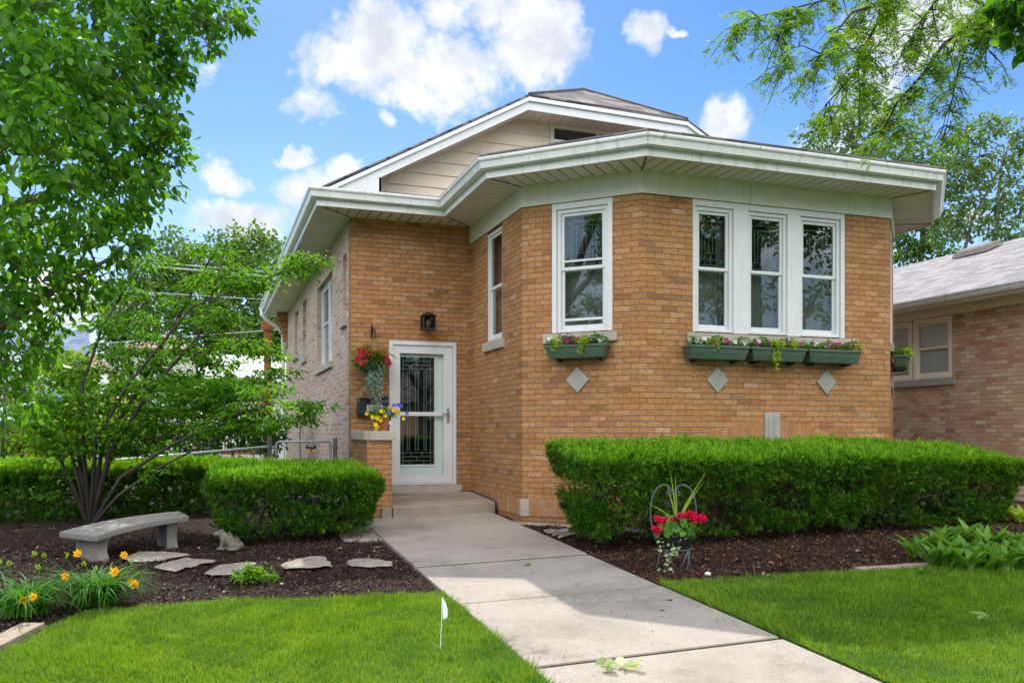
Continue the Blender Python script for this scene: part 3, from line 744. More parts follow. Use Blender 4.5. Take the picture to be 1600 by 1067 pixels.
def double_hung(fr, a0, a1, z0, z1, zm, parent, lead=True, curt=True, mat=None, n0=-.03, storm=False, seed=0, case=.045):
    """frame > upper and lower sash, panes, leaded light, curtain; n0 is the face of the frame"""
    mt = mat or M_WHITE
    m = MB()
    m.obox(fr, a0, a0 + case, n0 - .09, n0, z0, z1); m.obox(fr, a1 - case, a1, n0 - .09, n0, z0, z1)
    m.obox(fr, a0 + case, a1 - case, n0 - .09, n0 - .002, z1 - case, z1); m.obox(fr, a0 + case, a1 - case, n0 - .09, n0 - .002, z0, z0 + case * .8)
    win = m.build('window', mt, parent, bevel=.004)
    b0, b1, y0, y1 = a0 + case, a1 - case, z0 + case * .8, z1 - case; s = .038
    for (za, zb, nn) in ((zm - .012, y1, n0 - .022), (y0, zm + .016, n0 - .038)):
        m = MB(); up = za > y0
        m.obox(fr, b0, b0 + s, nn - .028, nn, za, zb); m.obox(fr, b1 - s, b1, nn - .028, nn, za, zb)
        m.obox(fr, b0 + s, b1 - s, nn - .028, nn - .001, zb - s, zb); m.obox(fr, b0 + s, b1 - s, nn - .028, nn - .001, za, za + (s if up else .052))
        m.build('sash', mt, win, bevel=.003)
        g = MB(); pz0 = za + (s if up else .052)
        g.obox(fr, b0 + s - .004, b1 - s + .004, nn - .017, nn - .012, pz0 - .004, zb - s + .004); g.build('pane', M_GLASS, win)
        if lead and up: leaded(fr, b0 + s, b1 - s, pz0, zb - s, nn - .045, win)
    if storm:
        m = MB(); m.obox(fr, b0 + s, b1 - s, n0 - .030, n0 - .016, zm + .085, zm + .107); m.build('storm_rail', mt, win); m = MB(); m.obox(fr, b0 + s, b1 - s, n0 - .046, n0 - .030, y0 + .105, y0 + .135); m.build('storm_rail', mt, win)
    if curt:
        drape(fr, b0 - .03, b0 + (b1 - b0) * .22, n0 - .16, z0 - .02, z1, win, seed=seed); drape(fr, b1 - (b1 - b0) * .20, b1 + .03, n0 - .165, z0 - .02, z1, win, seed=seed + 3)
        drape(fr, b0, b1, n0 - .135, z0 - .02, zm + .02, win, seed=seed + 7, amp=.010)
    return win

# left diagonal of the bay
c = MB(); c.obox(fD, .396, .455, -.09, -.004, 2.70, FZ); c.obox(fD, 1.111, 1.17, -.09, -.004, 2.70, FZ); c.obox(fD, .455, 1.111, -.09, -.006, FZ - .075, FZ); c.build('window_casing', M_WHITE, house, bevel=.004)
wd = double_hung(fD, .457, 1.109, 2.705, FZ - .077, 3.47, house, storm=True, seed=1)
b = MB(); b.obox(fD, .29, 1.235, -.10, .035, 2.575, 2.688); b.build('sill', M_STONE, wd, bevel=.005)
# triple window in the front of the bay
c = MB(); T0, T1, T2, T3, T4, T5 = .68, 1.25, 1.455, 2.03, 2.215, 2.90
c.obox(fF, T0, T0 + .035, -.09, -.004, 2.69, FZ); c.obox(fF, T5 - .06, T5, -.09, -.004, 2.69, FZ)
c.obox(fF, T1, T2, -.09, -.005, 2.69, FZ - .075); c.obox(fF, T3, T4, -.09, -.005, 2.69, FZ - .075); c.obox(fF, T0 + .035, T5 - .06, -.09, -.006, FZ - .075, FZ)
c.build('window_casing', M_WHITE, house, bevel=.004)
for k, (x0, x1) in enumerate(((T0 + .037, T1 - .002), (T2 + .002, T3 - .002), (T4 + .002, T5 - .062))):
    wf = double_hung(fF, x0, x1, 2.70, FZ - .077, 3.455, house, seed=10 + k * 5)
    if k == 1: b = MB(); b.obox(fF, .60, 3.03, -.10, .035, 2.575, 2.678); b.build('sill', M_STONE, wf, bevel=.005)
# right diagonal (seen edge on) and the narrow window in the side of the bay
c = MB(); c.obox(fR, .357, .415, -.09, -.004, 2.70, FZ); c.obox(fR, 1.073, 1.131, -.09, -.004, 2.70, FZ); c.obox(fR, .415, 1.073, -.09, -.006, FZ - .075, FZ); c.build('window_casing', M_WHITE, house)
wr = double_hung(fR, .417, 1.071, 2.705, FZ - .077, 3.47, house, seed=31)
b = MB(); b.obox(fR, .28, 1.22, -.10, .035, 2.575, 2.688); b.build('sill', M_STONE, wr, bevel=.005)
ws = double_hung(fS, .80, 1.45, 2.75, FZ - .03, 3.47, house, lead=False, n0=-.012, seed=41)
b = MB(); b.obox(fS, .70, 1.55, -.10, .045, 2.615, 2.735); b.build('sill', M_STONE, ws, bevel=.005)
# left side wall
for k, (x0, x1, z0, z1) in enumerate(SIDE):
    if k == 1:
        xm = (x0 + x1) / 2
        wl = double_hung(fL, x0 + .005, xm, z0 + .005, z1 - .005, 3.45, house, lead=False, curt=False, n0=-.08); double_hung(fL, xm + .004, x1 - .005, z0 + .005, z1 - .005, 3.45, house, lead=False, curt=False, n0=-.08)
    else: wl = double_hung(fL, x0 + .005, x1 - .005, z0 + .005, z1 - .005, (z0 + z1) / 2, house, lead=False, curt=False, n0=-.07)
    b = MB(); b.obox(fL, x0 - .08, x1 + .08, -.12, .055, z0 - .11, z0 - .003); b.build('sill', M_STONE, wl, bevel=.006)

# ---- front door behind its white storm door
X0, X1, DZ0, DZ1 = .54, 1.54, .735, 2.815
m = MB()
m.obox(fE, X0 + .002, X0 + .055, -.14, .022, DZ0, DZ1); m.obox(fE, X1 - .055, X1 - .002, -.14, .022, DZ0, DZ1); m.obox(fE, X0 + .055, X1 - .055, -.14, .020, DZ1 - .060, DZ1)
m.obox(fE, X0 + .055, X1 - .055, -.16, -.01, DZ0, DZ0 + .025)
df = m.build('door_frame', M_WHITE, house, bevel=.005)
m = MB(); y0, y1 = DZ0 + .028, DZ1 - .063; a0, a1 = X0 + .058, X1 - .058
m.obox(fE, a0, a0 + .092, -.045, -.002, y0, y1); m.obox(fE, a1 - .115, a1, -.045, -.002, y0, y1); m.obox(fE, a0 + .092, a1 - .115, -.045, -.003, y1 - .115, y1); m.obox(fE, a0 + .092, a1 - .115, -.045, -.003, y0, y0 + .105)
m.obox(fE, a0 + .092, a1 - .115, -.043, -.006, 1.735, 1.792)
g0, g1, gz0, gz1 = a0 + .092, a1 - .115, y0 + .105, y1 - .115
for (p, q, r_, t_) in ((g0, g0 + .016, gz0, gz1), (g1 - .016, g1, gz0, gz1)): m.obox(fE, p, q, -.03, -.009, r_, t_)
sd = m.build('storm_door', M_WHITE, house, bevel=.004)
g = MB(); g.obox(fE, g0 + .014, g1 - .014, -.030, -.025, gz0, 1.737); g.obox(fE, g0 + .014, g1 - .014, -.030, -.025, 1.790, gz1); g.build('pane', M_GLASS_DOOR, sd)
m = MB(); m.obox(fE, a1 - .085, a1 - .050, -.004, .010, 1.64, 1.85); m.obox(fE, a1 - .165, a1 - .050, .030, .045, 1.755, 1.772); m.obox(fE, a1 - .075, a1 - .058, .009, .032, 1.752, 1.775); m.build('handle', M_STEEL, sd, bevel=.003)
m = MB(); q0, q1, r0, r1 = X0 + .16, X1 - .30, 1.02, 2.60          # glass of the inner door
m.obox(fE, X0 + .03, q0 - .02, -.130, -.087, DZ0 + .02, DZ1 - .06); m.obox(fE, q1 + .02, X1 - .03, -.130, -.087, DZ0 + .02, DZ1 - .06)
m.obox(fE, q0 - .02, q1 + .02, -.130, -.088, r1 + .02, DZ1 - .06); m.obox(fE, q0 - .02, q1 + .02, -.130, -.088, DZ0 + .02, r0 - .02)
idr = m.build('inner_door', M_DOORPAINT, house)
m = MB()
for p, q, s_, t_ in ((q0 - .02, q0 + .008, r0 - .02, r1 + .02), (q1 - .008, q1 + .02, r0 - .02, r1 + .02), (q0 + .008, q1 - .008, r1 - .008, r1 + .02), (q0 + .008, q1 - .008, r0 - .02, r0 + .008)): m.obox(fE, p, q, -.112, -.075, s_, t_)
m.build('glass_surround', M_DOORPAINT, idr, bevel=.004)
g = MB(); g.obox(fE, q0, q1, -.109, -.104, r0, r1); g.build('pane', M_GLASS_DOOR, idr)
m = MB(); t = .0045; W_, H_ = q1 - q0, r1 - r0
V = lambda k, za, zb: m.obox(fE, q0 + W_ * k - t, q0 + W_ * k + t, -.103, -.096, r0 + H_ * za, r0 + H_ * zb)
H = lambda k, xa, xb: m.obox(fE, q0 + W_ * xa, q0 + W_ * xb, -.103, -.097, r0 + H_ * k - t, r0 + H_ * k + t)
for k in (.12, .88): V(k, 0, 1)
for k in (.24, .30, .46, .54, .70, .76): V(k, .14, .86)
for k in (.115, .885): H(k, 0, 1)
for k in (.30, .5, .70): H(k, 0, .12); H(k, .88, 1)
for k in (.04, .078, .922, .96): H(k, .12, .88)
for k in (.14, .86): H(k, .22, .32); H(k, .44, .56); H(k, .68, .78)
for kk, (za, zb) in ((.30, (0, .04)), (.5, (.04, .078)), (.7, (0, .04)), (.35, (.078, .115)), (.65, (.078, .115)), (.30, (.96, 1)), (.5, (.922, .96)), (.7, (.96, 1)), (.35, (.885, .922)), (.65, (.885, .922))): V(kk, za, zb)
m.build('leaded_light', M_LEAD, idr)
m = MB(); m.obox(fE, X1 - .165, X1 - .115, -.088, -.058, 1.58, 1.68); m.obox(fE, X1 - .16, X1 - .12, -.088, -.06, 1.40, 1.47); m.obox(fE, X1 - .165, X1 - .10, -.058, -.047, 1.60, 1.63); m.build('lock', M_STEEL, idr, bevel=.003)
m = MB(); m.obox(fE, X0 - .02, X1 + .06, -.16, .10, .615, .728); m.build('door_sill', M_STONE, house, bevel=.006)
m = MB(); m.obox(fE, X0 - .07, X0 - .01, 0, .03, 1.985, 2.015); m.build('doorbell', M_BLACK, house, bevel=.004)

# dark rooms behind the glass
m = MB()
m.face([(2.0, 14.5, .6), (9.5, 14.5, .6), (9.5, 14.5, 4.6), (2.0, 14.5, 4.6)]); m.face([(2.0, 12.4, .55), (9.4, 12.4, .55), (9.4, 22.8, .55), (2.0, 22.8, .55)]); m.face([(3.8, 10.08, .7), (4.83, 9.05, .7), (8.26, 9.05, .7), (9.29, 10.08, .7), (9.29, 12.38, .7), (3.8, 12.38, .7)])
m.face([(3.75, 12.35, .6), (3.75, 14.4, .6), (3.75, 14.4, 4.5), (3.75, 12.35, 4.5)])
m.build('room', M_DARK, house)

# ---- eaves: frieze, boarded soffit, fascia, gutter
b = MB(); b.sweep([(3.66, 12.19), A2, A3, A4, A5, (9.43, 12.19)], [(-.05, FZ + .002), (.022, FZ + .002), (.022, SZ + .02), (-.05, SZ + .02)]); b.build('frieze', M_FRIEZE, house, bevel=.003)
for fr, x in ((fF, 1.47), (fF, 2.95)): b = MB(); b.obox(fr, x - .002, x + .002, .020, .024, FZ + .003, SZ); b.build('frieze_joint', M_STONE_GREY, house)
EAVE = [(1.38, 23.5), (1.38, 11.68), (3.14, 11.68), (3.14, 9.765), (4.525, 8.38), (8.565, 8.38), (9.95, 9.765), (9.95, 12.3)]
b = MB(); b.sweep(EAVE, [(-.02, SZ - .012), (.018, SZ - .012), (.018, SZ + .175), (-.02, SZ + .175)]); b.sweep([(10.12, 12.34), (10.12, 23.5)], [(-.02, SZ - .012), (.018, SZ - .012), (.018, SZ + .175), (-.02, SZ + .175)]); b.build('fascia', M_ALU, house, bevel=.004)
b = MB(); b.sweep(EAVE, [(.019, 4.612), (.080, 4.612), (.096, 4.622), (.104, 4.660), (.112, 4.690), (.130, 4.706), (.136, 4.722), (.136, 4.742), (.126, 4.744), (.124, 4.728), (.100, 4.712), (.094, 4.640), (.078, 4.624), (.030, 4.624), (.030, 4.735), (.019, 4.735)])
gut = b.build('gutter', M_GUTTER, house)
for (x, y), (ax, ay) in (((4.525, 8.38), (-.383, -.924)), ((8.565, 8.38), (.383, -.924))):
    b = MB(); b.tube([(x + ax * .03, y + ay * .03, 4.605), (x + ax * .12, y + ay * .12, 4.66), (x + ax * .152, y + ay * .152, 4.745)], .006, 5); b.build('gutter_seam', M_STONE_GREY, gut)
# joints in the long gutter and fascia runs
for x in (5.9, 7.35): b = MB(); b.box(x - .006, x + .006, 8.38 - .1385, 8.38 - .1340, 4.712, 4.744); b.build('gutter_seam', M_STONE_GREY, gut)
b = MB(); b.box(6.017, 6.023, 8.38 - .0200, 8.38 - .0170, SZ - .010, 4.612); b.build('fascia_seam', M_STONE_GREY, house)
m = MB(); bk = MB()
def soffit(p0, p1, q0, q1, wd=.148, gap=.017):
    d = (Vector(p1) - Vector(p0)); L = d.length; d.normalize(); n = Vector((d.y, -d.x))
    loc = lambda p: ((Vector(p) - Vector(p0)).dot(d), (Vector(p) - Vector(p0)).dot(-n))
    poly = [loc(p) for p in (p0, p1, q1, q0)]
    s = min(p[0] for p in poly); e = max(p[0] for p in poly)
    W = lambda p: tuple(Vector(p0) + d * p[0] - n * p[1])
    while s < e:
        c = clip_half(clip_half(poly, s, 0, 1), min(s + wd - gap, e), 0, -1)
        if len(c) >= 3: m.prism([W(p) for p in c], SZ, SZ + .010)
        s += wd
E_ = lambda i: EAVE[i]
soffit((1.38, 23.5), E_(1), (1.9, 23.5), A0, .125, .018)
for i, (q0, q1) in zip(range(1, 7), ((A0, A1), (A1, A2), (A2, A3), (A3, A4), (A4, A5), (A5, (9.43, 12.3)))): soffit(E_(i), E_(i + 1), q0, q1)
m.build('soffit', M_SOFFIT, house)
bk.prism([(1.37, 23.5), (1.37, 11.67), (3.13, 11.67), (3.13, 9.76), (4.52, 8.37), (8.57, 8.37), (9.96, 9.76), (9.96, 12.3), (9.62, 12.3), (9.62, 23.5)], SZ + .004, SZ + .016); bk.build('soffit_shade_backing', M_GROOVE, house)  # dark sheet almost flush with the boards, painting shade into the gaps
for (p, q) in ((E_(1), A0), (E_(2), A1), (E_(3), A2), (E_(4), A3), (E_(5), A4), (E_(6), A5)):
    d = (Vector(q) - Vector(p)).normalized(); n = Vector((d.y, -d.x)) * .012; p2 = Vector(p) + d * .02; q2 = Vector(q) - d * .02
    m = MB(); m.prism([tuple(p2 + n), tuple(q2 + n), tuple(q2 - n), tuple(p2 - n)], SZ - .005, SZ + .0035); m.build('mitre_shade_strip', M_GROOVE, house)

# ---- roofs
RX = 5.755; RZ = 7.07; RK = .55
rz = lambda x: 4.78 + RK * (x - 1.42)
def roof_poly(mb, pts, u, up, th=.03):
    """shingled slab: u along the eave, up the slope"""
    u = Vector(u).normalized(); up = Vector(up).normalized(); mb.slab(pts, th, [(Vector(p).dot(u), Vector(p).dot(up)) for p in pts])
C1, C2 = (4.43, 11.775, 6.445), (7.08, 11.775, 6.395); AP = (RX, 12.8, RZ)
m = MB(); up1 = (1, 0, RK); up2 = (-1, 0, RK)
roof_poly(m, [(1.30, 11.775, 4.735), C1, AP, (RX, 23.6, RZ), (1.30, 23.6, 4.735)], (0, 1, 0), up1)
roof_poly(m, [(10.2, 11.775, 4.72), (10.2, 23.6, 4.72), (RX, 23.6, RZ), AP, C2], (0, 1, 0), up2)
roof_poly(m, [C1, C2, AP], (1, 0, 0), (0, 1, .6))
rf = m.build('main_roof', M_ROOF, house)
m = MB()
for a, b_ in ((C1, AP), (C2, AP)):
    for k in range(7):
        p = Vector(a).lerp(Vector(b_), k / 7); q = Vector(a).lerp(Vector(b_), (k + 1.15) / 7); m.tube([p + Vector((0, 0, .0)), q + Vector((0, 0, .004))], [.024, .027], 6)
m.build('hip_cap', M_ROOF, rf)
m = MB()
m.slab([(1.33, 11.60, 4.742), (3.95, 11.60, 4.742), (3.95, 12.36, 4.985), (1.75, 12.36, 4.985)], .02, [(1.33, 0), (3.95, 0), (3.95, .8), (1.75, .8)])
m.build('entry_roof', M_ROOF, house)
# low bay roof: each eave rises to the gable wall
ring0 = [(3.04, 11.9), (3.04, 9.724), (4.484, 8.28), (8.606, 8.28), (10.05, 9.724), (10.05, 11.9)]
def inset(p, d):
    out = []
    for i in range(len(p)):
        a = Vector(p[i - 1]) if i else Vector(p[0]) + (Vector(p[0]) - Vector(p[1])); b_ = Vector(p[i]); c_ = Vector(p[i + 1]) if i < len(p) - 1 else b_ + (b_ - Vector(p[i - 1]))
        n1 = (b_ - a).normalized(); n1 = Vector((-n1.y, n1.x)); n2 = (c_ - b_).normalized(); n2 = Vector((-n2.y, n2.x)); mm = n1 + n2; mm = mm / (mm.length_squared / 2)
        out.append((b_.x + mm.x * d, b_.y + mm.y * d))
    return out
ring1 = inset(ring0, 1.9); zi = lambda d: 4.788 + .28 * d
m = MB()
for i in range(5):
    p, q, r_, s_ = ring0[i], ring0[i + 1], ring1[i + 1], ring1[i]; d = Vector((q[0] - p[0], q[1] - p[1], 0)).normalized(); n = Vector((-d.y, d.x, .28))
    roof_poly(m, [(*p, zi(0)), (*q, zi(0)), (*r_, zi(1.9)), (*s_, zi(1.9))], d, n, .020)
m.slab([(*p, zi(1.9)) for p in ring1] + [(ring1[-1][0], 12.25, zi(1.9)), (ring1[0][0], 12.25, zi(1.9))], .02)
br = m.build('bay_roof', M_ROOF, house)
m = MB(); m.sweep(EAVE[2:8], [(.080, 4.748), (.103, 4.748), (.103, 4.766), (.080, 4.766)]); m.build('drip_edge', M_BLACK, br)
# gable: lapped siding, rake boards, sloped soffit, attic window
m = MB(); z = 4.90
while z < 6.50:
    z1 = z + .19; fx = lambda h: (h + .04 - 4.78) / RK + 1.42
    if z < 6.35:
        xl, yl = fx(z), min(fx(z1 + .012), 4.9); xr, yr = 2 * RX - xl, 2 * RX - yl; z1 = min(z1, 6.36)
        spans = [(xl, 4.955, yl, 4.955), (6.60, xr, 6.60, yr)] if 5.12 < z + .06 < 6.20 else [(xl, xr, yl, yr)]
        for x0, x1, t0, t1 in spans:
            if x1 > x0: m.hexa([(x0, 12.280, z), (x1, 12.280, z), (x1, 12.32, z), (x0, 12.32, z)], [(t0, 12.300, z1 + .012), (t1, 12.300, z1 + .012), (t1, 12.32, z1 + .012), (t0, 12.32, z1 + .012)])
    z += .19
m.build('gable_siding', M_SIDING, house)
m = MB()
for x0, x1, z0, z1 in ((4.955, 5.02, 5.25, 6.27), (6.54, 6.60, 5.25, 6.27), (5.02, 6.54, 6.185, 6.27)): m.box(x0, x1, 12.262, 12.33, z0, z1)
m.box(5.745, 5.79, 12.275, 12.33, 5.25, 6.185)
gw = m.build('attic_window', M_BEIGE, house, bevel=.004)
g = MB(); g.box(5.0, 6.55, 12.305, 12.312, 5.25, 6.2); g.build('pane', M_GLASS, gw)
g = MB(); g.box(4.9, 6.7, 12.5, 12.52, 5.0, 6.4); g.build('blackout', M_DARK, gw)
m = MB(); PR = [(1.36, rz(1.36)), (4.43, 6.44), (7.08, 6.39), (10.15, rz(1.36) - .03)]
def band(dz0, dz1, y0, y1, mb, ends=(0, 3)):
    for i in range(ends[0], ends[1]):
        (xa, za), (xb, zb) = PR[i], PR[i + 1]
        mb.hexa([(xa, y0, za + dz0), (xb, y0, zb + dz0), (xb, y1, zb + dz0), (xa, y1, za + dz0)], [(xa, y0, za + dz1), (xb, y0, zb + dz1), (xb, y1, zb + dz1), (xa, y1, za + dz1)])
band(-.215, -.036, 11.81, 11.84, m)
m.face([(1.45, 11.812, 4.75), (2.26, 11.812, 4.75), (2.26, 11.812, rz(2.26) - .20), (1.45, 11.812, 4.80)]); m.box(2.225, 2.262, 11.812, 12.28, 4.78, rz(2.26) - .20)
rk = m.build('rake_board', M_WHITE, house)
m = MB(); band(-.092, -.034, 11.775, 11.812, m); m.build('rake_trim', M_WHITE, rk)
m = MB()
for i in range(3):
    (xa, za), (xb, zb) = PR[i], PR[i + 1]; L = math.hypot(xb - xa, zb - za); k = int(L / .15)
    for j in range(k):
        f0, f1 = j / k, (j + 1) / k - .008 / L; p = (xa + (xb - xa) * f0, za + (zb - za) * f0 - .195); q = (xa + (xb - xa) * f1, za + (zb - za) * f1 - .195)
        m.hexa([(p[0], 11.842, p[1]), (q[0], 11.842, q[1]), (q[0], 12.29, q[1]), (p[0], 12.29, p[1])], [(p[0], 11.842, p[1] + .01), (q[0], 11.842, q[1] + .01), (q[0], 12.29, q[1] + .01), (p[0], 12.29, p[1] + .01)])
m.build('rake_soffit', M_ATTIC, rk)
m = MB()
m.face([(1.62, 12.33, 4.62), (9.9, 12.33, 4.62), (9.9, 12.33, 4.7), (7.08, 12.33, 6.33), (4.43, 12.33, 6.38), (1.62, 12.33, 4.75)]); m.build('gable_wall', M_DARK, house)

# downspout, brick corbel and wooden stair post at the far end of the left side
m = MB(); m.tube([(1.30, 22.9, 4.66), (1.30, 22.9, 4.50), (1.42, 22.92, 4.38), (1.72, 22.95, 4.18), (1.83, 22.98, 4.05), (1.83, 22.98, .4)], .055, 8); m.build('downspout', M_GUTTER, house)
m = MB()
for k in range(9): m.box(1.66 + k * .026, 1.895, 22.45, 22.92, SZ - .02 - .095 * (k + 1), SZ - .02 - .095 * k)
m.build('brick_corbel', M_FACE, house)
m = MB(); m.box(1.42, 1.60, 24.0, 24.18, .4, 4.25); m.box(1.36, 1.66, 23.95, 24.2, 4.25, 4.5); m.build('porch_post', M_WOOD, house)
m = MB(); m.box(.85, 1.42, 24.05, 24.12, 2.0, 2.1); m.box(.3, 1.5, 24.05, 24.12, .9, 1.0)
for k in range(7): m.box(.4 + k * .15, .44 + k * .15, 24.06, 24.10, .95, 2.05)
m.hexa([(.2, 23.9, 1.2), (1.5, 23.9, 2.3), (1.5, 24.0, 2.3), (.2, 24.0, 1.2)], [(.2, 23.9, 1.32), (1.5, 23.9, 2.42), (1.5, 24.0, 2.42), (.2, 24.0, 1.32)])
m.build('stair_rail', M_WOOD, house)

# ------------------------------------------------------------------ trees, shrubs, hedges
def clump_leaves(c, r, n, L, W, droop=.3, up=.6, flat=False, shape='leaf', spread=.16, per=11):
    """leaves gathered on twig ends through an ellipsoid, denser towards its skin"""
    c = np.array(c, float); r = np.broadcast_to(np.array(r, float), (3,))
    k = max(5, n // per)
    d = rdir(k); rad = rng.random(k) ** .45
    tw = c + d * rad[:, None] * r
    j = rng.integers(0, k, n)
    P = tw[j] + rng.normal(size=(n, 3)) * r * spread
    out = unit((P - c) / r)
    A = out * .7 + rng.normal(size=(n, 3)) * .55; A[:, 2] -= droop
    if flat: A[:, 2] = rng.normal(-.22, .18, n)
    N = rng.normal(size=(n, 3)) * (.28 if flat else .55); N[:, 2] += up
    l = L * rng.uniform(.65, 1.2, n)
    return (sprig_arrays if shape == 'sprig' else leaf_arrays)(P, A, N, l, l * (W / L) * rng.uniform(.8, 1.15, n)), tw

def bend(p, q, sag=.08, k=5):
    p, q = Vector(p), Vector(q); L = (q - p).length
    off = Vector((random.gauss(0, 1), random.gauss(0, 1), random.gauss(.4, .6))) * L * sag
    return [p.lerp(q, t) + off * math.sin(math.pi * t) + Vector((random.gauss(0, 1), random.gauss(0, 1), random.gauss(0, 1))) * L * .012 for t in [i / k for i in range(k + 1)]]

def tree(name, label, cat, base, limbs, clumps, leaf_mat, bark, L, W, group=None, twig=.006, branch=.03, twigs=5, **kw):
    root = thing(name, base, label, cat, group)
    tb = MB(); nodes = []
    for pts, r0, r1 in limbs:
        n = len(pts); tb.tube(pts, [r0 + (r1 - r0) * i / (n - 1) for i in range(n)], 8)
        for i in range(n - 1):
            for t in (0, .33, .66): nodes.append((Vector(pts[i]).lerp(Vector(pts[i + 1]), t), r0 + (r1 - r0) * (i + t) / (n - 1)))
        nodes.append((Vector(pts[-1]), r1))
    parts = []
    for (c, r, n) in clumps:
        (va, fa), tw = clump_leaves(c, r, n, L, W, **kw); parts.append((va, fa))
        cv = Vector(c)
        # attach to a limb node that is near and preferably below or behind
        best = min(nodes, key=lambda nd: (nd[0] - cv).length + .35 * max(0, nd[0].z - cv.z))
        pl = bend(best[0], cv, .07, 5); r0 = min(best[1] * .7, branch)
        tb.tube(pl, [r0 + (twig - r0) * i / 5 for i in range(6)], 5)
        for q in pl[2:5]: nodes.append((q, r0 * .6))
        for q in tw[:twigs]: tb.tube(bend(cv, q, .1, 3), [twig, twig * .8, twig * .6, twig * .4], 4)
    tb.build('trunk', bark, root, smooth=True)
    V, F = merge(parts); np_obj('crown', V, F, leaf_mat, root)
    return root

